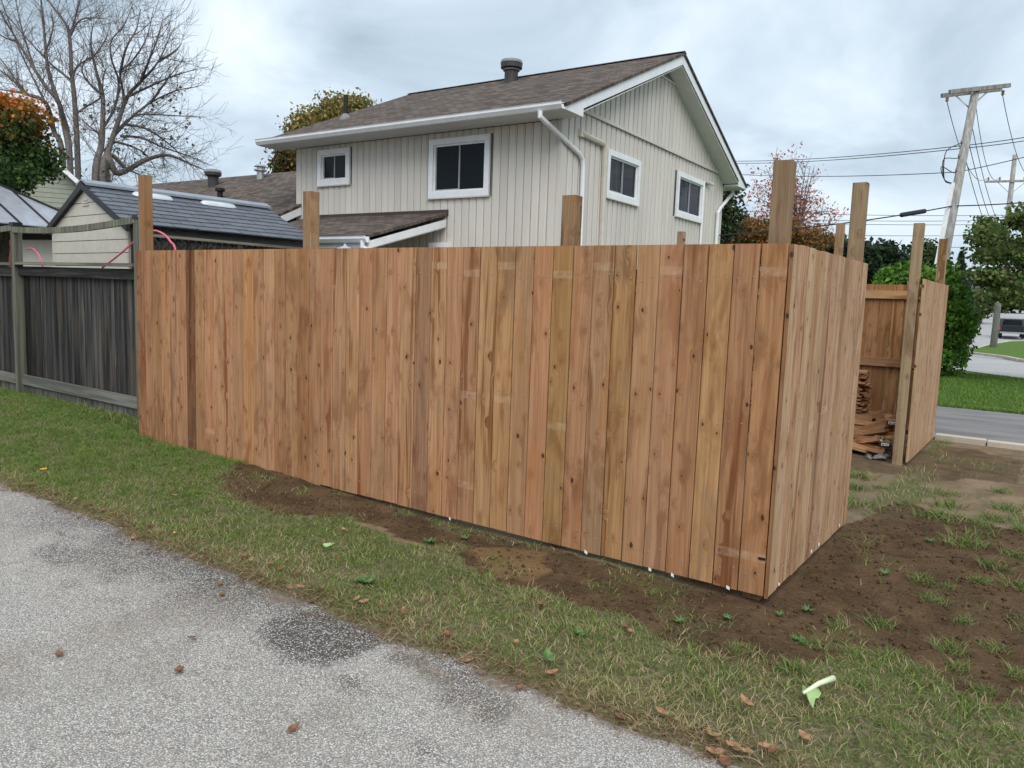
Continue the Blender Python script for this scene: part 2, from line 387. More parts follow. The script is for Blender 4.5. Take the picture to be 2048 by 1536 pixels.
M_METALROOF = flat('gazebo_roof_panel', (.40, .42, .47), .35, .5, .4)
M_BRICK = mat_shingle('red_brick', (.14, .05, .03), (.28, .12, .07), .21, .075)
M_CERAMIC = flat('insulator', (.25, .16, .14), .3, .5)

# ------------------------------------------------------------------ terrain
KY = [-60, 10.5, 49, 62, 120, 500]; KZ = [0, 0, -.70, -.27, 1.45, 6]
SOIL = [px_poly(p) for p in (
    [(430, 968), (480, 945), (560, 950), (700, 985), (830, 1022), (1000, 1075), (1130, 1110), (1330, 1160), (1530, 1205), (1600, 1140), (1690, 1045), (1800, 1012), (1900, 1030), (2000, 1060), (2300, 1120), (2500, 1480), (2048, 1425), (1950, 1400), (1850, 1345), (1750, 1310), (1650, 1335), (1550, 1350), (1480, 1335), (1330, 1292), (1250, 1242), (1130, 1205), (1000, 1170), (940, 1140), (905, 1100), (800, 1085), (700, 1042), (560, 1032), (480, 1010)],
    [(1690, 900), (1790, 925), (1880, 890), (1960, 900), (2048, 925), (2048, 975), (1950, 965), (1850, 962), (1760, 950), (1690, 945)])]
OCHRE = px_poly([(950, 1105), (1010, 1095), (1090, 1110), (1110, 1140), (1060, 1165), (980, 1150)])
HALF = [px_poly([(820, 1025), (930, 1060), (990, 1085), (940, 1130), (880, 1100), (780, 1090), (700, 1050)])]
def edge_y(X):                      # ragged edge between the lane and the turf
    X = np.asarray(X, float)
    return -1.45+.10*(fbm(X*1.3+40, X*0+2, 3)-.5)+.10*(fbm(X*6, X*0+9, 3)-.5)
def gz0(X, Y):
    X = np.asarray(X, float); Y = np.asarray(Y, float)
    return np.interp(Y, KY, KZ)
def gz(X, Y):
    X = np.asarray(X, float); Y = np.asarray(Y, float); z = gz0(X, Y)
    near = sstep(-13, -10, X)*(1-sstep(5, 8, X))*(1-sstep(6.0, 6.6, Y))*sstep(-1.55, -1.35, Y)
    rise = .075*sstep(-2.0, -5.5, X)*sstep(-1.2, -.1, Y)
    nz = .05*(fbm(X*1.1, Y*1.1, 3)-.5)+.030*(fbm(X*7, Y*7, 4)-.5)
    return z+near*(rise+nz*sstep(-1.4, -.8, Y)+.012) - .05*(1-sstep(-1.60, -1.42, Y))*(Y < 0)
def fields(X, Y):
    wx = X+.22*(fbm(X*3.1, Y*3.1, 3)-.5); wy = Y+.22*(fbm(X*3.1+50, Y*3.1, 3)-.5)
    soil = np.maximum(in_poly(SOIL[0], wx, wy)*1., in_poly(SOIL[1], wx, wy)*.75)
    soil = np.maximum(soil, ((wx > -.5) & (wx < .55) & (wy > -.25) & (wy < 1.75))*1.)
    och = in_poly(OCHRE, wx, wy)*(.35+.5*fbm(X*8, Y*8, 2))*1.
    half = in_poly(HALF[0], wx, wy)
    strip = (Y < edge_y(X)+1e9)*(1-sstep(0.15, .5, Y))*1.
    left = (X < -6.0)
    right = (X > -.3) & (Y > -.2)
    turf = np.where(right, .9*sstep(.43, .56, fbm(X*2.1+3, Y*2.1, 3)), 1.)
    turf = np.where((X < 0) & (X > -6.2) & (Y > .1), .25, turf)
    turf = turf*(1-soil*(.80+.19*sstep(.40, .52, fbm(X*4.3+8, Y*4.3, 3)))); turf = np.where(half, .45*(fbm(X*5, Y*5, 2) > .5), turf)
    far = (Y > 10.5)*1.
    return soil, turf*(Y < 6.6), och*(soil > .5), far
def graded(lo, hi, a, b, step, n):
    mid = np.arange(a, b+step/2, step); t = np.linspace(0, 1, n+1)[1:]
    L = a-(a-lo)*t**2.2; Rr = b+(hi-b)*t**2.2
    return np.concatenate([L[::-1], mid, Rr])
def grid_mesh(name, xs, ys, zf, attrs):
    X, Y = np.meshgrid(xs, ys); Z = zf(X, Y); V = np.stack([X, Y, Z], -1).reshape(-1, 3)
    nx, ny = len(xs), len(ys); i = (np.arange(ny-1)[:, None]*nx+np.arange(nx-1)[None]).ravel()
    F = np.stack([i, i+1, i+nx+1, i+nx], 1)
    return mesh_np(name, V, F, attrs={k: v for k, v in attrs(X, Y).items()}, smooth=True)
xs = graded(-600, 600, -9.5, 4.2, .034, 26)
ysf = np.concatenate([np.arange(-1.7, 2.6, .034), np.arange(2.6, 7.0, .06), [7.4, 8, 9, 10, 10.5]])
tt = np.linspace(0, 1, 15)[1:]
ys = np.concatenate([(-1.7-120*tt**2.2)[::-1], ysf, np.linspace(10.5, 49, 24)[1:], np.linspace(49, 62, 8)[1:], np.linspace(62, 120, 14)[1:], np.linspace(120, 900, 14)[1:]])
def g_at(X, Y):
    s, t_, o, f = fields(X, Y); return dict(soil=s, turf=t_, ochre=o, far=f)
O('ground', grid_mesh('ground', xs, ys, gz, g_at), M_GROUND, kind='structure')

# worn asphalt lane in front
WEAR = [(px_poly(p), w) for p, w in (
    ([(508, 1275), (545, 1235), (600, 1214), (700, 1218), (800, 1235), (870, 1275), (860, 1300), (770, 1290), (720, 1312), (650, 1334), (590, 1322), (530, 1298)], .88),
    ([(180, 1085), (260, 1070), (340, 1065), (450, 1100), (600, 1160), (560, 1175), (500, 1160), (420, 1158), (330, 1170), (210, 1125)], .62),
    ([(120, 1105), (180, 1090), (230, 1120), (150, 1125)], .5), ([(110, 1155), (150, 1158), (140, 1178), (105, 1172)], .5),
    ([(430, 1185), (520, 1180), (545, 1215), (480, 1228)], .55), ([(815, 1475), (850, 1468), (855, 1495), (830, 1500)], .9),
    ([(330, 1290), (400, 1275), (395, 1290), (340, 1300)], .4), ([(150, 1200), (250, 1190), (235, 1215)], .4))]
DIRT = [(px_poly(p), w) for p, w in (
    ([(530, 1180), (580, 1165), (660, 1195), (610, 1205), (550, 1200)], .9), ([(780, 1295), (850, 1320), (905, 1350), (890, 1368), (800, 1330)], .8),
    ([(920, 1310), (980, 1310), (1090, 1360), (1060, 1378), (985, 1370), (940, 1345)], 1.), ([(1140, 1400), (1190, 1395), (1270, 1430), (1240, 1445), (1165, 1430)], 1.),
    ([(830, 1275), (880, 1285), (900, 1300), (850, 1300)], .8))]
def asph():
    xs = graded(-120, 120, -9.2, 3.6, .032, 14); t = np.concatenate([[0, .05], np.linspace(.05, 1, 120)[1:]])
    X, Tm = np.meshgrid(xs, np.linspace(0, 1, 150))
    E = edge_y(X); Y = E-(Tm**1.35)*9.0
    sag = np.minimum(1, Tm*9/.06); Z = -.022+.020*sstep(0, .05, E-Y)+.012*(fbm(X*.7, Y*.7, 2)-.5)
    Z = Z+.012*sstep(-1.5, -4, Y)*0
    wx = X+.16*(fbm(X*5, Y*5, 3)-.5); wy = Y+.16*(fbm(X*5+9, Y*5, 3)-.5)
    wear = np.zeros_like(X); dirt = np.zeros_like(X)
    for P, w in WEAR: wear = np.maximum(wear, in_poly(P, wx, wy)*w)
    for P, w in DIRT: dirt = np.maximum(dirt, in_poly(P, wx, wy)*w)
    lv = (X < -1.2)
    wear = np.maximum(wear, lv*.85*(1-sstep(.05, .62, E-Y+.5*(fbm(X*2.2, Y*2.2, 3)-.5)))*sstep(-5.5, -3.5, X))
    wear = np.maximum(wear, .6*sstep(.64, .72, fbm(X*2+7, Y*4+3, 4))*(Y > -2.05))
    dirt = np.maximum(dirt, .9*(1-sstep(.0, .10, E-Y+.10*(fbm(X*4, Y*4, 2)-.5))))
    dirt = np.maximum(dirt, .28*sstep(.6, .75, fbm(X*1.8+70, Y*1.8, 3)))
    # soften
    for A in (wear, dirt):
        A[1:-1, 1:-1] = (A[1:-1, 1:-1]*2+A[:-2, 1:-1]+A[2:, 1:-1]+A[1:-1, :-2]+A[1:-1, 2:])/6
    nx = len(xs); ny = X.shape[0]; i = (np.arange(ny-1)[:, None]*nx+np.arange(nx-1)[None]).ravel()
    F = np.stack([i, i+nx, i+nx+1, i+1], 1)
    O('asphalt_lane', mesh_np('asphalt_lane', np.stack([X, Y, Z], -1).reshape(-1, 3), F, attrs=dict(wear=wear, dirt=dirt), smooth=True), M_ASPH, kind='structure')
asph()
def band(name, xs, y0, y1, mat, lift, ny=40, thick=0, kind='structure'):
    """sheet between two edge functions of x, draped on the terrain"""
    V = []; xs = list(xs); rows = []
    for x in xs:
        a, b = y0(x), y1(x); yy = sorted(set([a+(b-a)*k/ny for k in range(ny+1)]+[k for k in KY if a < k < b]))
        yy = np.interp(np.linspace(0, len(yy)-1, ny+8), np.arange(len(yy)), yy); rows.append([(x, y, float(gz0(x, y))+lift) for y in yy])
    n = len(rows[0]); V = [p for r in rows for p in r]
    F = [(i*n+k, (i+1)*n+k, (i+1)*n+k+1, i*n+k+1) for i in range(len(rows)-1) for k in range(n-1)]
    if thick:
        b = len(V); m = len(rows); loop = [(i*n) for i in range(m)]+[(m-1)*n+k for k in range(1, n)]+[i*n+n-1 for i in range(m-2, -1, -1)]+[k for k in range(n-2, 0, -1)]
        V += [(V[i][0], V[i][1], V[i][2]-thick) for i in loop]; q = len(loop)
        F += [(loop[i], b+i, b+(i+1) % q, loop[(i+1) % q]) for i in range(q)]
    return O(name, mesh_np(name, V, F, smooth=False), mat, kind=kind)
lin = lambda a, b: (lambda x: a+b*x)
DR0 = 6.84
band('driveway', np.linspace(-5.6, 40, 12), lin(DR0, 0), lin(10.5, -.10), M_DRIVE, .012, 6)
band('street', np.linspace(-60, 40, 60), lambda x: 22.1-1.23*x, lambda x: (35-2.9*x if -3 < x < 1 else (43.7-1.2*(x+3) if x <= -3 else 32.1-1.2*(x-1))), M_STREET, .02, 30)
band('side_road', np.linspace(-3.3, 6, 8), lambda x: 36-1.2*x, lambda x: 52+(0 if x > -3.25 else 0)+6+(x+3.3)*2, M_STREET, .032, 30)
def road_strip(name, x0, x1, ya, yb, mat, lift, thick=0):
    ysr = np.unique(np.concatenate([np.linspace(ya, yb, 40), [k for k in KY if ya < k < yb]])); V = []; F = []
    for y in ysr: V += [(x0(y), y, float(gz0(0, y))+lift), (x1(y), y, float(gz0(0, y))+lift)]
    for i in range(len(ysr)-1): F.append((2*i, 2*i+1, 2*i+3, 2*i+2))
    if thick:
        b = len(V); V += [(a, c, d-thick) for a, c, d in V]
        for i in range(len(ysr)-1): F += [(2*i, 2*i+2, b+2*i+2, b+2*i), (2*i+1, b+2*i+1, b+2*i+3, 2*i+3)]
        F.append((0, b, b+1, 1))
    return O(name, mesh_np(name, V, F), mat, kind='structure')
RL = lambda y: -3.7-.045*(y-54)-.0004*(y-54)**2
road_strip('side_road', RL, lambda y: 9+0*y, 50, 200, M_STREET, .045)
road_strip('kerb', lambda y: RL(y)-.3, RL, 52, 200, M_CONC, .14, .15)
road_strip('sidewalk', lambda y: RL(y)-3.6, lambda y: RL(y)-2.0, 52, 200, M_CONC, .06, .08)
# far verge with its kerb
def verge():
    P = [(-2.45, 42.2), (-1.6, 40.6), (-.65, 38.4), (.09, 34.9), (1.2, 33), (6, 27), (14, 20), (14, 62), (-.2, 60.4), (-1.4, 58.4), (-2.3, 54), (-2.75, 49.4), (-2.75, 45)]
    mb = MB(); mb.prism([(x, y, float(gz0(x, y))+.10) for x, y in P], (0, 0, .02)); 
    V = mb.v; c = len(P)
    me = bpy.data.meshes.new('grass_verge'); bm_v = [(x, y, float(gz0(x, y))+.13) for x, y in P]; me.from_pydata(bm_v, [], [tuple(range(c))]); me.update()
    n = len(me.vertices)
    for nm, v in (('soil', 0.), ('turf', 0.), ('ochre', 0.), ('far', 1.)):
        a = me.attributes.new(nm, 'FLOAT', 'POINT'); a.data.foreach_set('value', [v]*n)
    O('grass_verge', me, M_GROUND, kind='structure')
    k = MB(); m = len(P)
    cen = np.mean(P, 0)
    for i in range(m):
        a = np.array(P[i]); b = np.array(P[(i+1) % m])
        za = float(gz0(*a)); zb = float(gz0(*b)); d = (b-a)/np.linalg.norm(b-a); nn = np.array([-d[1], d[0]])*.25
        if nn@(cen-a) > 0: nn = -nn
        q = [(a[0], a[1], za-.05), (b[0], b[1], zb-.05), (b[0]+nn[0], b[1]+nn[1], zb-.05), (a[0]+nn[0], a[1]+nn[1], za-.05)]
        k.add(q+[(x, y, z+.20) for x, y, z in q], [(0, 1, 2, 3), (4, 5, 6, 7), (0, 1, 5, 4), (1, 2, 6, 5), (2, 3, 7, 6), (3, 0, 4, 7)])
    O('kerb', k.mesh('kerb'), M_CONC, kind='structure')
verge()
# concrete edging of the driveway
for a, b, h in ((.02, .55, .06), (.57, 1.5, .045), (1.52, 3.0, .04), (3.02, 5.0, .04)):
    MB().box((a, 6.66+.015*random.random(), -.1), (b, 6.835, .035+h*.5)).obj('kerb', M_CONC, kind='structure')

# ------------------------------------------------------------------ fences
def board_mesh(w, t, h, c=.0025):
    P = [(c, 0, 0), (w-c, 0, 0), (w, c, 0), (w, t-c, 0), (w-c, t, 0), (c, t, 0), (0, t-c, 0), (0, c, 0)]
    return MB().prism(P, (0, 0, h)).mesh('board')
BW = .139075714; ZB, ZT = .05, 1.88
BM = [board_mesh(BW-g, .018, ZT-ZB) for g in (.0018, .0035, .0052, .0070)]
for m in BM: m.materials.append(M_BOARD)
TINTS = [(.44, .265, .16), (.40, .228, .132), (.445, .272, .152), (.43, .248, .15), (.40, .248, .152), (.385, .215, .122), (.45, .278, .168), (.42, .242, .136)]
def jitp(c, a=.06):
    k = 1+random.uniform(-a, a); return tuple(x*k*(1+random.uniform(-.03, .03)) for x in c)
def jit(c, a=.06):
    m = (.42, .242, .136); c = tuple(.8*a+.2*b*(sum(c)/.80) for a, b in zip(c, m)); c = (c[0]*1.0, c[1]*.925, c[2]*.84)
    k = 1+random.uniform(-a, a); k *= random.choice([.93, .98, 1, 1.04]); return tuple(x*k*(1+random.uniform(-.03, .03)) for x in c)
def marks(p=.2):
    r = [-9., -9., -9.]
    if random.random() < p: r[0] = 1.83-.14+random.choice([-.03, 0, .02, -.06])
    if random.random() < p: r[1] = .80+random.uniform(-.12, .12)
    if random.random() < p: r[2] = .24+random.choice([-.04, 0, .03])
    return r
fence = root('wooden_fence', 'tall new brown cedar board fence with uncut posts, turning a corner on bare soil', 'fence', (0, 0, 0))
FORCED = {0: (.34, .185, .10), 2: (.36, .21, .115), 6: (.20, .092, .046), 7: (.36, .225, .125), 12: (.42, .235, .115), 17: (.35, .19, .095), 26: (.315, .20, .122), 29: (.36, .215, .125), 31: (.41, .25, .118), 34: (.37, .225, .105), 35: (.41, .24, .14), 36: (.40, .248, .15), 37: (.44, .265, .13), 38: (.38, .222, .128), 39: (.40, .245, .155),
          40: (.39, .225, .13), 41: (.42, .262, .128), 42: (.345, .195, .112), 43: (.38, .205, .105)}
for i in range(44):
    m = BM[min(3, int(i/44*3.2)+random.choice([0, 0, 1]))] if i > 14 else BM[random.choice([0, 0, 1])]
    c = jit(FORCED[i]) if i in FORCED else jit(TINTS[(i*5+i//7) % len(TINTS)], .07)
    dz = random.uniform(-.008, .004) if i < 20 else random.uniform(-.002, .002)
    if i in (17, 18): dz = -.02
    o = O('board', m, None, fence, loc=(-BW*(44-i), random.uniform(-.0015, .0015), ZB+dz), rot=(0, random.uniform(-.0012, .0012), 0), scale=(1, 1, 1-dz/(ZT-ZB)*1), color=c)
    o['marks'] = marks(.05)
    if i in (42, 43): o['marks'] = [1.69 if i == 43 else -9., -9., .20]
    if i in (29, 31, 34): o['marks'] = [1.66+.05*(i == 31), .86-.12*(i == 34), .25 if i == 29 else -9.]
# last narrow corner stud between the two runs
MB().box((.0, .004, ZB-.01), (.017, .017, ZT-.004)).obj('corner_strip', M_BOARD, fence, color=(.26, .14, .07))['marks'] = [-9., -9., -9.]
NS = 13; SW = 1.805/NS
for i in range(NS):
    c = jitp([(.47, .31, .195), (.44, .28, .17), (.48, .32, .205), (.42, .26, .155), (.46, .30, .185)][i % 5], .05)
    if i == 5: c = (.38, .225, .135)
    o = O('board', BM[random.choice([0, 0, 1])], None, fence, loc=(.018+random.uniform(-.001, .001), .018+SW*i, ZB+random.uniform(-.003, .003)), rot=(0, random.uniform(-.001, .001), math.pi/2), color=c)
    o['marks'] = marks(.10)
def post(parent, x, y, z0, z1, c=(.30, .20, .115), s=.092, tilt=(0, 0)):
    P = [(-s/2+.004, -s/2, 0), (s/2-.004, -s/2, 0), (s/2, -s/2+.004, 0), (s/2, s/2-.004, 0), (s/2-.004, s/2, 0), (-s/2+.004, s/2, 0), (-s/2, s/2-.004, 0), (-s/2, -s/2+.004, 0)]
    return MB().prism(P, (0, 0, z1-z0)).obj('post', M_POST, parent, loc=(x, y, z0), rot=(tilt[0], tilt[1], 0), color=jitp(c, .08))
py = .018+.038+.05
post(fence, -6.06, py-.03, -.3, 2.585, (.27, .155, .08)); post(fence, -3.72, py, -.3, 2.325, (.34, .225, .125)); post(fence, -1.34, py, -.3, 2.185, (.28, .175, .095)); post(fence, -.085, py, -.3, 2.30, (.26, .175, .105))
post(fence, -.075, 1.80+.045, -.3, 2.43, (.33, .235, .145))
# pale offcut feet under the post line
def rail(parent, a, b, z, h=.089, t=.038, c=(.40, .24, .13)):
    a = np.array(a); b = np.array(b); L = np.linalg.norm(b-a); ang = math.atan2(b[1]-a[1], b[0]-a[0])
    me = MB().box((-t/2, -h/2, 0), (t/2, h/2, L)).mesh('rail')
    # length along local z so the grain runs along it
    mw = Matrix.Translation((a[0], a[1], z)) @ Matrix.Rotation(ang, 4, 'Z') @ Matrix.Rotation(math.pi/2, 4, 'Y') @ Matrix.Rotation(math.pi/2, 4, 'Z')
    o = O('rail', me, M_POST, parent, mw=mw, color=jit(c, .08)); return o
for z in (.16, .95, 1.70):
    rail(fence, (-6.1, .018+.021), (-.03, .018+.021), z)
    rail(fence, (-.020, .10), (-.020, 1.80), z)
# stapled tags at the board feet
for x, y, on in ((900, 1040, 'f'), (1172, 1107, 'f'), (1345, 1154, 'f'), (1456, 1178, 'f'), (1300, 1142, 'f'), (1557, 1171, 's'), (1622, 1105, 's'), (1637, 1091, 's'), (1678, 1053, 's')):
    P = at_Y(x, y, -.002) if on == 'f' else at_X(x, y, .021)
    a = random.uniform(.012, .02); mb = MB()
    dx = np.array([a, 0, random.uniform(-.01, .01)]) if on == 'f' else np.array([0, a, random.uniform(-.01, .01)])
    n = np.array([0, -.004, 0]) if on == 'f' else np.array([.004, 0, 0]); P[2] = max(P[2], .035)
    mb.prism([P-dx/2, P+dx/2, P+dx/2+np.array([0, 0, .014]), P-dx/2+np.array([0, 0, .016])], n); mb.obj('lumber_tag', M_TAG, fence)
nl = MB()
for i in range(44):
    for z in (.16, .95, 1.70):
        for u in (.035, .105):
            x = -BW*(44-i)+u+random.uniform(-.008, .008); zz = z+random.uniform(-.02, .02); r = .0042
            nl.prism([(x+r*math.cos(a), -.0012, zz+r*math.sin(a)) for a in (0, 1.05, 2.09, 3.14, 4.19, 5.24)], (0, -.0022, 0))
for i in range(NS):
    for z in (.16, .95, 1.70):
        for u in (.035, .105):
            y = .018+SW*i+u+random.uniform(-.008, .008); zz = z+random.uniform(-.02, .02); r = .0042
            nl.prism([(.0192, y+r*math.cos(a), zz+r*math.sin(a)) for a in (0, 1.05, 2.09, 3.14, 4.19, 5.24)], (.0022, 0, 0))
nl.obj('nail_heads', flat('nail_steel', (.30, .27, .24), .5), fence, kind='stuff')
MB().box((-.042, -.006, .245), (-.006, -.001, .257)).obj('steel_plate', M_BLACK, fence)
# the rest of the enclosure: gate-side panel and back run
back = root('wooden_fence', 'short new cedar fence panel with tall posts beyond the gate opening, by the driveway', 'fence', (0, 0, 0))
G0, G1 = 4.542, 6.557; NP = 14; PW = (G1-G0)/NP
for i in range(NP):
    o = O('board', BM[random.choice([0, 1])], None, back, loc=(.018, G0+PW*i, ZB+random.uniform(-.003, .003)), rot=(0, random.uniform(-.001, .001), math.pi/2), scale=(PW/BW, 1, 1), color=jitp((.46, .305, .19), .06)); o['marks'] = [-9., -9., -9.]
post(back, -.075, G0+.03, -.3, 2.42, (.33, .235, .145)); post(back, -.068, G1-.10, -.3, 2.42, (.33, .225, .13))
YB = 6.50
for i in range(42):
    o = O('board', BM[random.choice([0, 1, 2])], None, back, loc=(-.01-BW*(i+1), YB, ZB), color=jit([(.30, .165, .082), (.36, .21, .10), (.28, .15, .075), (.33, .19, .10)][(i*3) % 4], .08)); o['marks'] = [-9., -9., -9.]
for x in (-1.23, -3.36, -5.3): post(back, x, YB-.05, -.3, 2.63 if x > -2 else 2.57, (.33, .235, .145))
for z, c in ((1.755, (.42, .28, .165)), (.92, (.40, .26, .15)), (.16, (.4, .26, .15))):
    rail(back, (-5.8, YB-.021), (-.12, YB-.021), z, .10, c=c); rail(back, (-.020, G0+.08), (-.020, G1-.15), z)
# ---- old grey fence
grey = root('old_fence', 'weathered grey board fence with open top rails, left of the new boards', 'fence', (0, 0, 0))
YG = .53; GM = [board_mesh(.138-g, .02, 1.72, .004) for g in (.002, .005, .009)]
for m in GM: m.materials.append(M_GREY)
x = -12.5
while x < -6.2:
    k = random.uniform(.55, 1.5)
    O('board', random.choice(GM), None, grey, loc=(x, YG+.03+random.uniform(-.003, .003), -.06), rot=(0, random.uniform(-.004, .004), 0), color=(k, k, k)); x += .1395
kx = -12.3; KM = MB().box((0, 0, 0), (.132, .018, .27)).mesh('kick_board'); KM.materials.append(M_GREYL)
while kx < -6.4:
    k = random.uniform(.55, .85); O('kick_board', KM, None, grey, loc=(kx, YG+.004, -.07+random.uniform(-.01, .01)), color=(k, k, k)); kx += .1395
for xp in (-12.4, -9.94, -6.95):
    MB().prism([(-.05, -.05, 0), (.05, -.05, 0), (.05, .05, 0), (-.05, .05, 0)], (0, 0, 2.55)).obj('post', M_GREYL, grey, loc=(xp, YG-.02, -.3), color=(.78, .80, .74))
    mb = MB(); mb.box((-.058, -.058, 0), (.058, .058, .045)); mb.obj('post_cap', M_BLACK, grey, loc=(xp, YG-.02, 2.25))
def zbar(parent, name, mat, a, b, w, h, col=(1, 1, 1)):
    a = Vector(a); b = Vector(b); t = (b-a); L = t.length; t.normalize()
    me = MB().box((-w/2, -h/2, 0), (w/2, h/2, L)).mesh(name); z = t; xax = Vector((0, 0, 1)).cross(z).normalized(); yax = z.cross(xax)
    mw = Matrix(((xax.x, yax.x, z.x, a.x), (xax.y, yax.y, z.y, a.y), (xax.z, yax.z, z.z, a.z), (0, 0, 0, 1)))
    return O(name, me, mat, parent, mw=mw, color=col)
for a, b in ((-12.35, -9.99), (-9.89, -7.0)):
    yy = YG-.012
    zbar(grey, 'rail', M_GREYL, (a, yy, .265), (b, yy, .255), .038, .125, (.95, .97, 1.0))
    zbar(grey, 'rail', M_GREY, (a, yy, 1.68), (b, yy, 1.665), .038, .115, (1.1, 1.1, 1.1))
    zbar(grey, 'cap_board', M_GREYL, (a, yy-.01, 1.775), (b, yy-.01, 1.765), .14, .034, (1, 1.02, .98))
# bowed top rails
for a, b, z0, sag in ((-9.93, -6.97, 2.165, .05), (-12.4, -9.95, 2.15, .02)):
    mb = MB(); n = 9; pts = [(a+(b-a)*k/n, YG-.075+0, z0+.04*k/n-sag*math.sin(math.pi*k/n)) for k in range(n+1)]
    b0 = 0
    for p in pts: mb.v += [(p[0], p[1], p[2]), (p[0], p[1]+.04, p[2]), (p[0], p[1]+.04, p[2]+.07), (p[0], p[1], p[2]+.07)]
    for k in range(n):
        q = 4*k
        for e in range(4): mb.f.append((q+e, q+(e+1) % 4, q+4+(e+1) % 4, q+4+e))
    mb.f += [(3, 2, 1, 0), (4*n, 4*n+1, 4*n+2, 4*n+3)]
    mb.obj('rail', M_GREYL, grey, color=(.95, .98, .88))
MB().box((-6.60, .30, 0), (-6.545, .33, 2.24)).box((-6.61, .295, 2.24), (-6.535, .335, 2.262)).obj('metal_post', flat('green_grey_metal', (.20, .235, .225), .5), label='thin grey green metal post standing beside the end post of the new fence', cat='post')

# ------------------------------------------------------------------ main house
HA = math.radians(1.7); H0 = at_d(1114, 490, 13.0); H0[2] = 0
HE1 = np.array([math.cos(HA), math.sin(HA), 0]); HE2 = np.array([-math.sin(HA), math.cos(HA), 0])
house = root('house', 'two storey beige house with vertical siding, brown gable roof and white trim', 'house', H0, HA)
def hX(x, y, c): d = ray(x, y); q = CAM+d*((c+H0@HE1-CAM@HE1)/(d@HE1))-H0; return np.array([q@HE1, q@HE2, q[2]])
def hY(x, y, c): d = ray(x, y); q = CAM+d*((c+H0@HE2-CAM@HE2)/(d@HE2))-H0; return np.array([q@HE1, q@HE2, q[2]])
def hZ(x, y, z): q = at_z(x, y, z)-H0; return np.array([q@HE1, q@HE2, q[2]])
WX, WY, WT = 6.55, 8.2, 4.54; RS = .433; RZ = lambda y: 4.62+RS*(y+.6) if y <= 4.1 else 4.62+RS*(8.8-y)
wall_f = MB().box((-WX+.02, .03, -.2), (-.03, .18, WT)).obj('wall', M_GROOVE, house)
wg = MB(); wg.prism([(-.18, .03, -.2), (-.18, WY, -.2), (-.18, WY, WT+.05), (-.18, 4.1, RZ(4.1)-.2), (-.18, .03, WT+.05)], (.15, 0, 0)); wall_g = wg.obj('wall', M_GROOVE, house)
wl = MB(); wl.prism([(-WX+.02, .19, -.2), (-WX+.02, WY, -.2), (-WX+.02, WY, WT+.05), (-WX+.02, 4.1, RZ(4.1)-.2), (-WX+.02, .19, WT+.05)], (.15, 0, 0)); wl.obj('wall', M_SIDING, house)
MB().box((-WX+.2, WY-.15, -.2), (-.19, WY-.002, WT)).obj('wall', M_SIDING, house)
def rect(a, b, plane):
    p = (hY if plane == 'f' else hX)(*a, 0); q = (hY if plane == 'f' else hX)(*b, 0); k = 0 if plane == 'f' else 1
    return min(p[k], q[k]), max(p[k], q[k]), min(p[2], q[2]), max(p[2], q[2])
WIN_F = [rect((638, 302), (701, 368), 'f'), rect((861, 281), (979, 391), 'f')]
WIN_G = [rect((1213, 297), (1274, 412), 'g'), rect((1354, 342), (1401, 446), 'g')]
def siding(parent, lo, hi, step, z0, ztop, holes, plane, off=0., gap=.010):
    n = round((hi-lo)/step); s = (hi-lo)/n
    for i in range(n):
        a = lo+i*s; b = a+s-gap; zt0, zt1 = ztop(a), ztop(b)
        segs = [(z0, None)]; mid = (a+b)/2; inner = None
        for h in holes:
            if h[0]-.02 < mid < h[1]+.02: inner = h
        parts = [(z0, zt0, zt1)] if inner is None else [(z0, inner[2]-.012, inner[2]-.012), (inner[3]+.012, zt0, zt1)]
        for (c, d0, d1) in parts:
            if max(d0, d1)-c < .03: continue
            d0 = max(d0, c+.005); d1 = max(d1, c+.005); q = .012; r = .018
            # channel profile: raised flat with a low flange at one side
            if plane == 'f': P = [(a, .029-off, 0), (a, .010-off, 0), (a+q, .0-off, 0), (b-.03, 0-off, 0), (b-.022, .010-off, 0), (b, .010-off, 0), (b, .029-off, 0)]
            else: P = [(-.029+off, a, 0), (-.010+off, a, 0), (0+off, a+q, 0), (0+off, b-.03, 0), (-.010+off, b-.022, 0), (-.010+off, b, 0), (-.029+off, b, 0)]
            mb = MB(); m = len(P); tz = []
            for p in P:
                u = (p[0] if plane == 'f' else p[1]); tz.append(d0+(d1-d0)*(u-a)/(b-a))
            V = [(p[0], p[1], c) for p in P]+[(p[0], p[1], z) for p, z in zip(P, tz)]
            mb.add(V, [tuple(range(m))[::-1], tuple(range(m, 2*m))]+[(k, (k+1) % m, m+(k+1) % m, m+k) for k in range(m)])
            mb.obj('siding_board', M_SIDING, parent)
siding(wall_f, -WX, -.06, .165, .3, lambda u: WT-.01, WIN_F, 'f')
TRZ = 4.80
siding(wall_g, .06, WY, .20, .3, lambda u: min(TRZ-.02, RZ(u)-.14), WIN_G, 'g', gap=.024)
siding(wall_g, .5, WY-.5, .20, TRZ+.045, lambda u: min(RZ(u)-.16, 6.17), [], 'g', .03, .024)
MB().box((-.06, -.004, .3), (.004, .06, WT-.005)).obj('corner_trim', M_SIDING, house)
MB().box((-.02, WY-.05, .3), (.004, WY+.006, WT-.005)).obj('corner_trim', M_SIDING, house)
MB().box((0.001, .45, TRZ-.015), (.045, WY-.42, TRZ+.04)).obj('trim_band', M_SIDING, house)
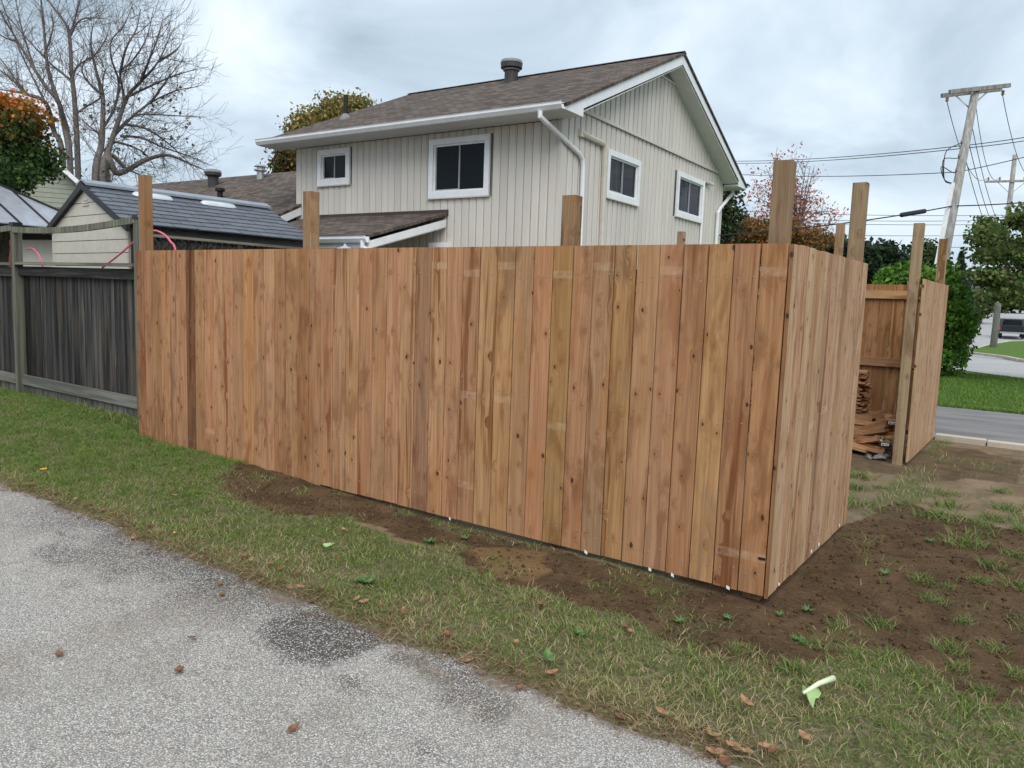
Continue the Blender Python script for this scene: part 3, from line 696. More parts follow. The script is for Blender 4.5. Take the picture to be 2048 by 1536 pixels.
# roof slopes in their own frames (x along ridge, y up the slope)
def slope(parent, name, mat, p0, along, up, L, Wd, th=.05):
    along = Vector(along).normalized(); up = Vector(up); up = (up-along*up.dot(along)).normalized(); nrm = along.cross(up)
    if nrm.z < 0: p0 = Vector(p0)+along*L; along = -along; nrm = along.cross(up)
    mw = Matrix(((along.x, up.x, nrm.x, p0[0]), (along.y, up.y, nrm.y, p0[1]), (along.z, up.z, nrm.z, p0[2]), (0, 0, 0, 1)))
    return O(name, MB().box((0, 0, -th), (L, Wd, 0)).mesh(name), mat, parent, mw=mw)
X0, X1 = -7.02, .40; SL = math.hypot(4.7, RS*4.7)
slope(house, 'roof', M_ROOF, (X0, -.62, 4.615), (1, 0, 0), (0, 1, RS), X1-X0+.03, SL+.03)
slope(house, 'roof', M_ROOF, (X0, 8.82, 4.615), (1, 0, 0), (0, -1, RS), X1-X0+.03, SL+.02)
MB().prism([(X0, 4.0, 6.645), (X0, 4.1, 6.69), (X0, 4.2, 6.645), (X0, 4.1, 6.64)], (X1-X0+.03, 0, 0)).obj('ridge_cap', M_ROOF, house)
# rake boards, boxed ends, soffits, fascia
for xa, xb in ((X1-.02, X1), (X0, X0+.02)):
    for s in (0, 1):
        f = (lambda y: y) if s == 0 else (lambda y: 8.2-y)
        mb = MB(); P = [(xa, f(-.60), 4.565), (xa, f(4.1), 6.565+.035), (xa, f(4.1), 6.42), (xa, f(.0), 4.665), (xa, f(.0), WT-.01), (xa, f(-.60), WT-.01)]
        mb.prism(P, (xb-xa, 0, 0)); mb.obj('rake_board', M_WHITE, house)
for s in (0, 1):
    f = (lambda y: y) if s == 0 else (lambda y: 8.2-y)
    mb = MB(); mb.prism([(.0, f(.0), 4.62), (.0, f(4.1), 6.40), (.0, f(4.1), 6.385), (.0, f(.0), 4.605)], (X1-.02, 0, 0)); mb.obj('soffit', M_SOFFIT, house)
    mb = MB(); mb.box((X0+.02, min(f(-.585), f(-.002)), WT), (X1-.02, max(f(-.585), f(-.002)), WT+.014)); mb.obj('soffit', M_SOFFIT, house)
    mb = MB(); mb.box((.003, min(f(-.02), f(-.035)), WT+.016), (X1-.022, max(f(-.02), f(-.035)), WT+.05)); mb.obj('eave_return', M_WHITE, house)
    mb = MB(); mb.box((X0+.021, min(f(-.60), f(-.586)), WT-.008), (X1-.021, max(f(-.60), f(-.586)), WT+.09)); mb.obj('fascia', M_WHITE, house)
def gutter(parent, x0, x1, y, z, h=.11, w=.10, s=-1):
    P = [(x0, y, z), (x0, y+s*w*.55, z), (x0, y+s*w, z+h*.55), (x0, y+s*w, z+h*.85), (x0, y+s*(w+.012), z+h), (x0, y+s*(w-.012), z+h), (x0, y+s*(w-.015), z+h*.6), (x0, y+s*w*.5, z+.012), (x0, y+s*.012, z+.012), (x0, y+s*.012, z+h*.9), (x0, y, z+h*.9)]
    mb = MB(); mb.prism(P, (x1-x0, 0, 0)); return mb.obj('gutter', M_WHITE, parent)
gutter(house, X0+.02, X1-.02, -.603, WT-.01); gutter(house, X0+.02, X1-.02, 8.803, WT-.01, s=1)
# gable louvre
lv = MB(); lv.prism([(.036, 3.62, 6.19), (.036, 4.58, 6.19), (.036, 4.1, 6.39)], (.008, 0, 0)); lv = lv.obj('gable_vent', flat('vent_dark', (.10, .10, .10)), house)
MB().box((.03, 3.5, 6.172), (.06, 4.7, 6.195)).obj('vent_trim', M_WHITE, lv)
for k in range(4):
    z = 6.215+k*.042; w = .46*(1-(z-6.19)/.2)
    if w > .04: MB().prism([(.046, 4.1-w, z), (.046, 4.1+w, z), (.062, 4.1+w, z-.012), (.062, 4.1-w, z-.012)], (0, 0, .008)).obj('slat', M_WHITE, lv)
# windows
def window(parent, r, plane, pane, tw=.105):
    a, b, c, d = r; T = (lambda u, o, z: (u, -o, z)) if plane == 'f' else (lambda u, o, z: (o, u, z))
    def bx(u0, u1, o0, o1, z0, z1):
        p, q = T(u0, o0, z0), T(u1, o1, z1); return (tuple(min(p[i], q[i]) for i in range(3)), tuple(max(p[i], q[i]) for i in range(3)))
    w = MB()
    for q in ((a, b, .0, .05, d-tw, d), (a, b, 0, .05, c, c+tw), (a, a+tw, 0, .048, c+tw, d-tw), (b-tw, b, 0, .048, c+tw, d-tw)): w.box(*bx(*q))
    win = w.obj('window', M_WHITE, parent)
    fr = MB(); i0, i1, j0, j1 = a+tw, b-tw, c+tw, d-tw; s = .032
    for q in ((i0, i1, -.025, .012, j1-s, j1), (i0, i1, -.025, .012, j0, j0+s), (i0, i0+s, -.025, .010, j0+s, j1-s), (i1-s, i1, -.025, .010, j0+s, j1-s)): fr.box(*bx(*q))
    fr.obj('frame', M_WHITE, win)
    m = (i0+i1)/2
    MB().box(*bx(m-.014, m+.014, -.022, .004, j0+s, j1-s)).obj('sash', M_SCREEN, win)
    MB().box(*bx(i0+s, m-.014, -.028, -.020, j0+s, j1-s)).obj('pane', pane, win)
    MB().box(*bx(m+.014, i1-s, -.028, -.012, j0+s, j1-s)).obj('pane', M_GLASSD, win)
    sm = MB()
    for q in ((i0+s, m-.014, -.018, -.004, j0+s, j0+s+.022), (i0+s, i0+s+.02, -.018, -.004, j0+s+.022, j1-s)): sm.box(*bx(*q))
    sm.obj('sash_rail', M_SCREEN, win)
    MB().box(*bx(a-.02, b+.02, .0, .055, c-.022, c-.002)).obj('sill', M_SIDING, win)
for r in WIN_F: window(house, r, 'f', M_GLASSD)
for r in WIN_G: window(house, r, 'g', M_GLASS2)
# downspouts, conduits
def pipe(pts, r, name='downspout', mat=None, parent=house): return MB().tube(pts, r, 8).obj(name, mat or M_WHITE, parent)
pipe([(-.02, -.66, 4.522), (-.02, -.66, 4.44), (.03, -.52, 4.36), (.045, .55, 4.06), (.05, .66, 3.98), (.052, .69, 3.85), (.055, .74, .1)], .042)
pipe([(.06, 8.80, 4.522), (.06, 8.78, 4.44), (.06, 8.62, 4.36), (.06, 7.92, 3.98), (.055, 7.76, 3.85), (.055, 7.76, .1)], .042)
pipe([(.035, .62, 4.42), (.035, 1.40, 4.39), (.04, 1.47, 4.36), (.042, 1.50, 4.28), (.04, 1.60, .2)], .055, 'conduit', M_SHEDWALL)
MB().box((.0, .56, 4.36), (.07, .66, 4.48)).obj('conduit_box', M_SIDING, house)
a = hX(1413, 366, 0); MB().tube([(.05, a[1]-.25, a[2]), (.05, a[1]+.05, a[2]), (.10, a[1]+.16, a[2]-.02)], .04, 8).obj('conduit', M_SIDING, house)
pipe([(.04, a[1]-.28, a[2]), (.04, a[1]-.28, .2)], .03, 'conduit', M_WHITE)
# roof vents
vb = hZ(1022, 166, 6.40); vy = vb[1]; vz = RZ(vy)
vt = MB().lathe([(.155, -.12), (.155, .22), (.19, .25), (.245, .28), (.25, .40), (.23, .44), (.12, .47), (0.02, .475)], 18, (vb[0], vy, vz)).obj('roof_vent', M_DARKPIPE, house, smooth=False)
MB().lathe([(.19, .225), (.20, .245), (.16, .246)], 18, (vb[0], vy, vz)).obj('vent_band', M_GALV, vt)
MB().lathe([(.256, .385), (.24, .445), (.12, .482), (.02, .487)], 18, (vb[0], vy, vz)).obj('vent_cap', flat('grey_vent_cap', (.22, .215, .21), .7), vt)
vb = hZ(691, 233, 5.42)
sp = MB().tube([(vb[0], vb[1], RZ(vb[1])-.05), (vb[0], vb[1], RZ(vb[1])+.50)], .05, 10).obj('vent_pipe', M_BLACK, house)
MB().lathe([(.14, -.06), (.12, .02), (.058, .09), (.055, .1)], 10, (vb[0], vb[1], RZ(vb[1]))).obj('flashing', flat('grey_flashing', (.20, .20, .21)), sp)
# lean-to porch roof at the front wall
LX0, LX1 = -6.2, -2.38
lt = slope(house, 'porch_roof', M_ROOF, (LX0, -2.05, 2.50), (1, 0, 0), (0, 2.05, .58), LX1-LX0, math.hypot(2.02, .57))
MB().box((LX0, -.03, 3.02), (LX1+.02, -.002, 3.13)).obj('wall_flashing', flat('brown_flashing', (.06, .045, .04)), house)
MB().prism([(LX1-.03, -2.03, 2.40), (LX1-.03, -.035, 2.95), (LX1-.03, -.035, 2.81), (LX1-.03, -2.03, 2.28)], (.025, 0, 0)).obj('rake_board', M_WHITE, house)
MB().box((LX0, -2.02, 2.29), (LX1-.032, -1.995, 2.44)).obj('fascia', M_WHITE, house)
gutter(house, LX0, LX1, -2.045, 2.37)
MB().prism([(LX0, -2.0, 2.28), (LX0, -.032, 2.80), (LX0, -.032, 2.785), (LX0, -2.0, 2.265)], (LX1-LX0-.04, 0, 0)).obj('soffit', M_SOFFIT, house)
pipe([(LX1-.10, -2.09, 2.40), (LX1-.10, -2.09, 2.30), (LX1-.02, -2.0, 2.22), (LX1+.25, -1.2, 2.13), (LX1+.33, -.6, 2.10), (LX1+.33, -.12, 1.95), (LX1+.33, -.08, .2)], .045)
for xx in (LX0+.1, LX1-.15): MB().box((xx-.05, -1.95, -.1), (xx+.05, -1.85, 2.30)).obj('porch_post', M_WHITE, house)
ub = hY(882, 492, -.1); MB().box((ub[0]-.25, -.16, 1.7), (ub[0]+.18, -.003, ub[2]+.06)).obj('meter_box', M_WHITE, house)
# low wing on the left
wx0, wx1 = -18.6, -WX+.18; wr_y, wr_z = 3.0, 4.74; we_y, we_z = -1.15, 2.86
slope(house, 'wing_roof', M_ROOF, (wx0, we_y, we_z), (1, 0, 0), (0, wr_y-we_y, wr_z-we_z), wx1-wx0, math.hypot(wr_y-we_y, wr_z-we_z))
slope(house, 'wing_roof', M_ROOF, (wx0, 2*wr_y-we_y, we_z), (1, 0, 0), (0, we_y-wr_y, wr_z-we_z), -WX-.01-wx0, math.hypot(wr_y-we_y, wr_z-we_z))
MB().prism([(wx1-.03, we_y+.02, we_z-.06), (wx1-.03, -.005, we_z+1.13*.453-.06), (wx1-.03, -.005, we_z+1.13*.453-.22), (wx1-.03, we_y+.02, we_z-.22)], (.025, 0, 0)).obj('rake_board', M_WHITE, house)
MB().box((wx0+.3, -.55, -.2), (-WX+.0, -.40, 2.85)).obj('wall', M_SIDING, house)
MB().prism([(wx0+.3, -.39, -.2), (wx0+.3, 6.4, -.2), (wx0+.3, 6.4, 2.85), (wx0+.3, 3.0, 4.6), (wx0+.3, -.39, 2.85)], (.15, 0, 0)).obj('wall', M_SIDING, house)
gutter(house, wx0, wx1-.03, we_y-.01, we_z-.13)
MB().box((wx0, we_y+.02, we_z-.10), (wx1-.031, we_y+.04, we_z-.055)).obj('fascia', M_WHITE, house)
WZ = lambda y: we_z+(y-we_y)*(wr_z-we_z)/(wr_y-we_y)
v = hZ(426, 352, 4.62)
vt = MB().lathe([(.14, -.15), (.14, .22), (.17, .25), (.225, .28), (.23, .37), (.2, .42), (.10, .44), (.02, .445)], 16, (v[0], v[1], WZ(v[1]))).obj('roof_vent', M_DARKPIPE, house)
MB().lathe([(.236, .36), (.21, .425), (.11, .45), (.02, .455)], 16, (v[0], v[1], WZ(v[1]))).obj('vent_cap', flat('grey_vent_cap', (.22, .215, .21), .7), vt)
v = hZ(515, 341, 4.72)
MB().lathe([(.10, -.15), (.10, .22), (.17, .24), (.17, .28), (.09, .29), (.09, .33), (.18, .35), (.12, .40), (.02, .41)], 14, (v[0], v[1]+.1, WZ(min(v[1], wr_y)))).obj('flue_pipe', M_GALV, house)
v = hZ(440, 398, 3.75); MB().lathe([(.07, -.1), (.07, .16), (.12, .17), (.12, .24), (.02, .245)], 12, (v[0], v[1], WZ(v[1]))).obj('vent_pipe', M_BLACK, house)

# ------------------------------------------------------------------ shed behind the old fence
SHA = math.radians(-3.0); sap = at_Y(170, 368, 1.5); SRZ = sap[2]
shed = root('garden_shed', 'cream resin garden shed with dark grey shingled roof and oval skylights', 'shed', (sap[0], 1.5, 0), SHA)
HW, EZ, SLEN = 1.27, 2.34, 2.95
for i in range(14):    # gable end siding, each board cut to the gable
    z0 = .05+i*.175; z1 = z0+.165
    def half(z): return min(HW-.09, (SRZ-.06-z)/(SRZ-EZ)*HW-.02)
    if half(z0) < .05: break
    h0 = half(z0); h1 = max(half(z1), .02)
    if z0 < EZ-.05 < z1: h1 = half(z1)
    MB().prism([(-h0, .03, z0), (h0, .03, z0), (h1, .03, z1), (-h1, .03, z1)], (0, -.028+.0, 0)).obj('siding_board', M_SHEDWALL, shed)
z0 = .05+14*.175
while z0 < SRZ-.15:
    h0, h1 = half(z0), max(half(z0+.165), .02); MB().prism([(-h0, .03, z0), (h0, .03, z0), (h1, .03, z0+.165), (-h1, .03, z0+.165)], (0, -.028, 0)).obj('siding_board', M_SHEDWALL, shed); z0 += .175
MB().prism([(-HW+.1, .032, 0), (HW-.1, .032, 0), (HW-.1, .032, EZ-.03), (0, .032, SRZ-.1), (-HW+.1, .032, EZ-.03)], (0, SLEN-.1, 0)).obj('wall', flat('shed_wall_dark', (.33, .30, .25)), shed)
for k in range(3): MB().box((-.10+.02*k, -.012, SRZ-.30+.035*k), (.10-.02*k, .0, SRZ-.285+.035*k)).obj('vent_slat', M_SHEDWALL, shed)
for s in (-1, 1):
    MB().prism([(0, -.06, SRZ+.02), (s*(HW+.04), -.06, EZ-.02), (s*(HW+.04), -.06, EZ-.10), (0, -.06, SRZ-.075)], (0, .055, 0)).obj('rake_trim', M_BLACK, shed)
    up = Vector((-s*HW, 0, SRZ-EZ)); wd = up.length
    r = slope(shed, 'roof', M_BLACK, (s*HW, -.05, EZ), (0, 1, 0), up, SLEN, wd, .03)
    if s == 1:
        rows = 9; ex = wd/rows; tm = {}
        for j in range(rows):
            x = -(.17 if j % 2 else 0)
            while x < SLEN:
                a, b = max(x, 0), min(x+.328, SLEN); x += .34
                if b-a < .03: continue
                k = (round(b-a, 3))
                if k not in tm:
                    L = b-a; tm[k] = MB().add([(0, -.012, .003), (L, -.012, .003), (L, ex+.02, .0), (0, ex+.02, .0), (0, -.012, .020), (L, -.012, .020), (L, ex+.02, .006), (0, ex+.02, .006)], [(0, 3, 2, 1), (4, 5, 6, 7), (0, 1, 5, 4), (1, 2, 6, 5), (2, 3, 7, 6), (3, 0, 4, 7)]).mesh('shingle'); tm[k].materials.append(M_SHINGLE)
                y0 = j*ex+random.choice([0, 0, .012, -.006])
                O('shingle', tm[k], None, r, loc=(a+.003, y0, .001))
        for q in (.9, 1.95):
            mb = MB(); n = 20; ring = [(q+.30*math.copysign(abs(math.cos(t))**.6, math.cos(t)), wd-.24+.085*math.copysign(abs(math.sin(t))**.7, math.sin(t))) for t in [2*math.pi*k/n for k in range(n)]]
            mb.v = [(x, y, .02) for x, y in ring]+[(q+(x-q)*.9, wd-.24+(y-wd+.24)*.8, .05) for x, y in ring]+[(q, wd-.24, .06)]
            mb.f = [(k, (k+1) % n, n+(k+1) % n, n+k) for k in range(n)]+[(n+k, n+(k+1) % n, 2*n) for k in range(n)]
            mb.obj('skylight', M_SKYLIGHT, r, smooth=True)
    MB().prism([(0, -.055, SRZ+.045), (s*.16, -.055, SRZ-.03), (s*.16, -.055, SRZ-.015+.02), (0, -.055, SRZ+.065)], (0, SLEN+.01, 0)).obj('ridge_cap', M_SHRIDGE, shed)
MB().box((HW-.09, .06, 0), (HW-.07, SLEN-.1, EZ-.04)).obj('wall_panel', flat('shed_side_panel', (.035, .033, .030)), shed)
# lattice screen beside the shed
lat = root('lattice_screen', 'dark grey lattice screen with pale cap board below the shed eave', 'lattice', (-8.52, 1.45, 0), 0)
zbar(lat, 'cap_board', M_GREYL, (0, 0, 2.19), (0, 2.75, 2.19), .10, .035, (1.05, 1.0, .92))
for k in range(34):
    for s in (-1, 1):
        y = k*.1-.3; a = (s*.006, y, 1.62); b = (s*.006, y+s*.55, 2.17)
        def clip(p, q):
            p = np.array(p); q = np.array(q); t0, t1 = 0, 1; d = q[1]-p[1]
            for lim, sg in ((.02, 1), (2.72, -1)):
                f0, f1 = sg*(p[1]-lim), sg*(q[1]-lim)
                if f0 < 0 and f1 < 0: return None
                if f0 < 0: t0 = max(t0, f0/(f0-f1))
                if f1 < 0: t1 = min(t1, f0/(f0-f1))
            return (p+(q-p)*t0, p+(q-p)*t1) if t1-t0 > .05 else None
        c = clip(a, b)
        if c is None: continue
        MB().bar(c[0], c[1], .008, .038).obj('slat', M_GREY, lat)
zbar(lat, 'rail', M_GREY, (0, 0, 1.62), (0, 2.75, 1.62), .05, .08, (1.2, 1.2, 1.2))
for y in (.03, 1.37, 2.72): MB().box((-.04, y-.04, -.2), (.04, y+.04, 2.17)).obj('post', M_GREY, lat)
# pink hose loops
def arc(pts, n=8):
    P = [Vector(p) for p in pts]; out = []
    for i in range(len(P)-1):
        p0, p1, p2, p3 = P[max(i-1, 0)], P[i], P[i+1], P[min(i+2, len(P)-1)]
        for k in range(n):
            t = k/n; out.append(.5*((2*p1)+(-p0+p2)*t+(2*p0-5*p1+4*p2-p3)*t*t+(-p0+3*p1-3*p2+p3)*t**3))
    out.append(P[-1]); return out
MB().tube(arc([at_Y(205, 535, .66), at_Y(240, 508, .64), at_Y(275, 478, .6), at_Y(305, 462, .6), at_Y(325, 467, .6), at_Y(340, 482, .6), at_Y(352, 510, .6), (-6.45, .62, 1.2), (-6.4, .7, .3)]), .011, 6).obj('hose', M_PINK, smooth=True, label='pink hose looped over the top of the fences by the end post', cat='hose')
MB().tube(arc([at_Y(55, 498, .62), at_Y(68, 499, .62), at_Y(82, 520, .62), at_Y(90, 560, .64)]), .011, 6).obj('hose', M_PINK, smooth=True, label='short pink hose end hanging between the old grey fence post and shed', cat='hose')

# ------------------------------------------------------------------ neighbours on the left
nb0 = at_d(120, 334, 27); nb = root('neighbour_house', 'sage green sided house with white rake behind the cream shed', 'house', (nb0[0], nb0[1], 0), math.radians(62))
apx = -1.9; apz = nb0[2]+1.9*.92
rk = lambda x: apz-abs(x-apx)*.92
xe = 1.9
nbm = MB().prism([(apx*2-xe, .05, -.3), (xe, .05, -.3), (xe, .05, rk(xe)), (apx, .05, apz), (apx*2-xe, .05, rk(xe))], (0, 8, 0)).obj('wall', M_SAGE, nb)
z = 2.0
while z < apz-.3:
    w = min(xe-apx, (apz-z)/.92)-.03; w2 = max(.03, min(xe-apx, (apz-z-.16)/.92)-.03)
    MB().prism([(apx-w, .045, z), (apx+w, .045, z), (apx+w2, .045, z+.15), (apx-w2, .045, z+.15)], (0, -.02, 0)).obj('siding_board', M_SAGE, nbm); z += .165
for s in (-1, 1):
    e = apx+s*(xe-apx+.5); up = Vector((-s, 0, .92))
    slope(nb, 'roof', M_ROOF, (e, -.35, rk(apx+abs(e-apx))+.12), (0, 1, 0), up, 8.8, abs(e-apx)*math.hypot(1, .92), .06)
    MB().prism([(e, -.37, rk(apx+abs(e-apx))+.10), (apx, -.37, apz+.10), (apx, -.37, apz-.10), (e, -.37, rk(apx+abs(e-apx))-.10)], (0, .03, 0)).obj('rake_board', M_WHITE, nb)
ch = at_d(4, 395, 24); MB().box((ch[0]-.35, ch[1]-.35, 0), (ch[0]+.35, ch[1]+.35, ch[2]+.3)).box((ch[0]-.39, ch[1]-.39, ch[2]+.3), (ch[0]+.39, ch[1]+.39, ch[2]+.38)).obj('brick_chimney', M_BRICK, label='red brick chimney stack partly hidden by the maple leaves', cat='chimney')
# hard-top gazebo
gc = at_d(-75, 452, 14.5); gz_ = gc[2]
gzb = root('gazebo', 'gazebo with light metal panel roof and black ribs behind the grey fence', 'gazebo', (gc[0], gc[1], 0), math.radians(10))
GH = 1.75; AP = 1.05
cor = [(-GH, -GH), (GH, -GH), (GH, GH), (-GH, GH)]
for i in range(4):
    a = Vector((*cor[i], gz_)); b = Vector((*cor[(i+1) % 4], gz_)); top = Vector((0, 0, gz_+AP)); n = 6
    for k in range(n):
        p, q = a.lerp(b, k/n), a.lerp(b, (k+1)/n); m = lambda u: a.lerp(b, u)
        def up(u):
            f = 1-abs(2*u-1); mid = (a+b)/2; return m(u)+(top-mid)*f if f < .999 else top
        P = [m(k/n), m((k+1)/n), up((k+1)/n), up(k/n)]
        if k == 0: P = [P[0], P[1], P[2]]
        if k == n-1: P = [P[0], P[1], P[3]]
        MB().prism(P, (0, 0, .02)).obj('roof_panel', M_METALROOF, gzb)
        if k: MB().bar(P[0]+Vector((0, 0, .03)), (P[3] if len(P) == 4 else P[2])+Vector((0, 0, .03)), .03, .03).obj('rib', M_BLACK, gzb)
    MB().bar(a+Vector((0, 0, .03)), top+Vector((0, 0, .03)), .05, .05).obj('rib', M_BLACK, gzb)
    MB().bar(a-Vector((0, 0, .06)), b-Vector((0, 0, .06)), .06, .12).obj('beam', M_BLACK, gzb)
    MB().box((cor[i][0]*.93-.06, cor[i][1]*.93-.06, -.1), (cor[i][0]*.93+.06, cor[i][1]*.93+.06, gz_-.11)).obj('post', M_BLACK, gzb)
# umbrella tip on the porch
up0 = hY(690, 491, -2.6); uw = H0+HE1*up0[0]+HE2*up0[1]
um = root('patio_umbrella', 'closed grey patio umbrella whose tip shows above the boards by the porch', 'umbrella', (uw[0], uw[1], 0))
MB().lathe([(.02, 0), (.02, up0[2]-.02)], 8).obj('pole', M_GALV, um)
MB().lathe([(.46, up0[2]-.24), (.44, up0[2]-.22), (.20, up0[2]-.08), (.03, up0[2]-.01), (.01, up0[2]+.03)], 8).obj('canopy', flat('grey_canvas', (.36, .40, .46), .8), um)
MB().lathe([(.25, 0), (.25, .05), (.06, .09), (.03, .2)], 12).obj('base', M_BLACK, um)

# ------------------------------------------------------------------ vegetation
def leaf_quads(C, size, cols, droop=.3, aspect=1.6):
    n = len(C); a = rng.normal(size=(n, 3)); a /= np.linalg.norm(a, axis=1)[:, None]
    a[:, 2] -= droop; a /= np.linalg.norm(a, axis=1)[:, None]
    b = rng.normal(size=(n, 3)); b -= (b*a).sum(1)[:, None]*a; b /= np.linalg.norm(b, axis=1)[:, None]
    s = size*(.65+.7*rng.random((n, 1)))
    L = a*s*aspect/2; Wd = b*s/2; nn = np.cross(a, b)*s*.12
    V = np.stack([C-L, C+Wd-L*.1+nn, C+L, C-Wd-L*.1+nn], 1).reshape(-1, 3)
    F = np.arange(4*n).reshape(n, 4); return V, F, np.repeat(cols, 4, 0)
def pick(pal, n):
    pal = np.array(pal); i = rng.integers(0, len(pal), n); return pal[i]*(.75+.5*rng.random((n, 1)))
def crown_points(ells, nclump, nleaf, cr, shell=.55):
    out = []; ids = []
    vol = np.array([e[1][0]*e[1][1]*e[1][2] for e in ells]); w = vol**(2/3); w /= w.sum()
    k = 0
    for e, ww in zip(ells, w):
        c, r = np.array(e[0]), np.array(e[1]); m = max(2, int(nclump*ww))
        d = rng.normal(size=(m, 3)); d /= np.linalg.norm(d, axis=1)[:, None]; rad = shell+(1.02-shell)*rng.random((m, 1))**.6
        cc = c+d*rad*r
        for q in cc:
            out.append(q+np.clip(rng.normal(size=(nleaf, 3)), -1.5, 1.5)*cr*np.array([1, 1, .7])*(.6+.8*rng.random())); ids.append(np.full(nleaf, k)); k += 1
    return np.concatenate(out), np.concatenate(ids), k
def branches(base, top, ells, r0, n, mat, parent, name='trunk'):
    mb = MB(); base = Vector(base); top = Vector(top)
    pts = [base+(top-base)*t+Vector((random.uniform(-1, 1), random.uniform(-1, 1), 0))*.06*(top-base).length*(t*(1-t))*2 for t in (0, .25, .5, .75, 1)]
    mb.tube(pts, [r0, r0*.85, r0*.7, r0*.5, r0*.2], 7)
    tr = mb.obj(name, mat, parent, smooth=True); mb = MB()
    for k in range(n):
        e = random.choice(ells); t = random.uniform(.35, .95); s = base+(top-base)*t
        d = Vector(rng.normal(size=3)).normalized(); q = Vector(e[0])+Vector([d[i]*e[1][i]*.9 for i in range(3)])
        m = s.lerp(q, .5)+Vector((0, 0, -.06*(q-s).length)); mb.tube([s, m, q], [r0*.32*(1-t*.5), r0*.16, r0*.04], 4)
    if n: mb.obj('branches', mat, parent)
    return tr
def leafy(name, label, cat, base, ells, pal, size, nclump, nleaf, cr, r0=.1, nb=10, palfn=None, group=None, top=None, shell=.55, aspect=1.6):
    rt = root(name, label, cat, base, 0, group); b = np.array(base)
    le = [(np.array(c)-b, r) for c, r in ells]
    tp = top if top is not None else le[0][0]+np.array([0, 0, le[0][1][2]*.5])
    branches((0, 0, -.1), tp, le, r0, nb, M_BARK, rt)
    P, ids, k = crown_points(le, nclump, nleaf, cr, shell)
    tint = .7+.6*rng.random((k, 1)); cols = pick(pal, len(P))*tint[ids] if palfn is None else palfn(P, ids, k)
    V, F, C = leaf_quads(P, size, cols, aspect=aspect); O('crown', mesh_np('crown', V, F, C), M_LEAF, rt); return rt
def E(x, y, d, rx, ry=None, rz=None):       # crown ellipsoid by pixel, distance, pixel radii
    k = d/FPX; return (at_d(x, y, d), (rx*k, (ry or rx)*k, (rz or rx)*k))
def base_under(x, y, d, z=None): p = at_d(x, y, d); return (p[0], p[1], float(gz0(p[0], p[1])) if z is None else z)
GREEN = [(.035, .075, .018), (.05, .10, .025), (.028, .06, .018), (.06, .105, .03)]
# maple on the left: orange top, green below
d = 15.5; el = [E(10, 300, d, 75, 70, 62), E(-40, 270, d, 90, 90, 80), E(55, 320, d+.4, 50, 50, 50), E(60, 235, d, 34, 36, 30), E(-10, 350, d-.3, 75, 60, 35), E(15, 225, d, 40, 40, 28)]
zt = at_d(40, 250, d)[2]
def maple_col(P, ids, k):
    up = P[:, 2]+0; t = rng.random((k, 1)); z = up[:, None]-(zt+.02)
    o = np.clip(z*1.9+.5+(t[ids]-.5)*1.3, 0, 1)
    g = pick([(.03, .065, .016), (.045, .085, .02), (.03, .06, .016)], len(P))*1.25; r = pick([(.50, .13, .03), (.55, .20, .04), (.34, .14, .035), (.22, .18, .04)], len(P))
    return g*(1-o)+r*o
leafy('maple_tree', 'bushy maple with orange top leaves above dark green ones at the gazebo', 'tree', base_under(-30, 300, d), el, None, .068, 420, 42, .16, .13, 14, maple_col, aspect=1.2)
# bare trees
def noise_depth(x, y): return 3.2*(float(vnoise(x/95+3, y/95+8))-.5)
LIMB_L = [[(530, 1080), (510, 700), (490, 500), (475, 250), (440, 150), (330, 0), (280, -120)], [(475, 250), (520, 100), (545, 0), (600, -130)], [(480, 1150), (440, 870), (400, 700), (320, 600), (240, 480), (120, 280), (0, 80), (-80, -60)],
          [(480, 1150), (460, 900), (400, 700), (330, 480), (300, 200), (280, 0), (260, -150)], [(430, 1100), (370, 900), (310, 700), (180, 640), (100, 560), (0, 480), (-150, 400)], [(310, 700), (240, 560), (130, 330), (20, 30), (-30, -100)], [(180, 640), (90, 520), (0, 400), (-140, 260)],
          [(490, 560), (530, 450), (640, 380), (720, 270), (740, 200)], [(513, 780), (600, 720), (690, 660), (710, 500), (760, 440)], [(500, 560), (400, 480), (330, 420), (180, 260), (60, 120), (-40, 40)], [(300, 380), (360, 200), (350, 60)], [(475, 250), (560, 130), (740, 130)], [(240, 480), (180, 300), (130, 120), (100, -40)], [(120, 280), (40, 260), (-60, 200)], [(180, 640), (60, 620), (-80, 600)]]
LIMB_R = [[(650, 1250), (690, 1000), (700, 880), (700, 650), (660, 500), (620, 300), (640, 150)], [(700, 880), (780, 740), (810, 560), (760, 400), (760, 280), (840, 180), (900, 50)], [(700, 1250), (740, 1030), (790, 880), (870, 660), (960, 560), (1080, 420), (1180, 200)],
          [(790, 880), (850, 700), (820, 500), (900, 420), (1000, 260), (1050, 50)], [(760, 950), (900, 800), (1030, 700), (1200, 620), (1360, 590)], [(780, 910), (900, 800), (1000, 780), (1200, 790), (1400, 800)], [(820, 930), (960, 940), (1100, 1000), (1300, 1070), (1420, 1120)],
          [(722, 1130), (790, 1180), (870, 1160), (1000, 1090), (1150, 1060), (1300, 1120), (1420, 1170)], [(870, 660), (1000, 600), (1180, 520), (1350, 470)], [(690, 920), (620, 870), (560, 820)], [(860, 850), (1000, 880), (1150, 980), (1300, 1120)], [(760, 960), (900, 1000), (1000, 1060), (1080, 1180)],
          [(960, 560), (1010, 430), (1080, 250), (1110, 130)], [(700, 650), (620, 580), (560, 480), (600, 380)], [(1080, 420), (1180, 360), (1240, 300)], [(820, 500), (860, 330), (930, 200), (960, 60)], [(1030, 700), (1130, 560), (1220, 440)], [(722, 1130), (860, 1150), (960, 1200)]]
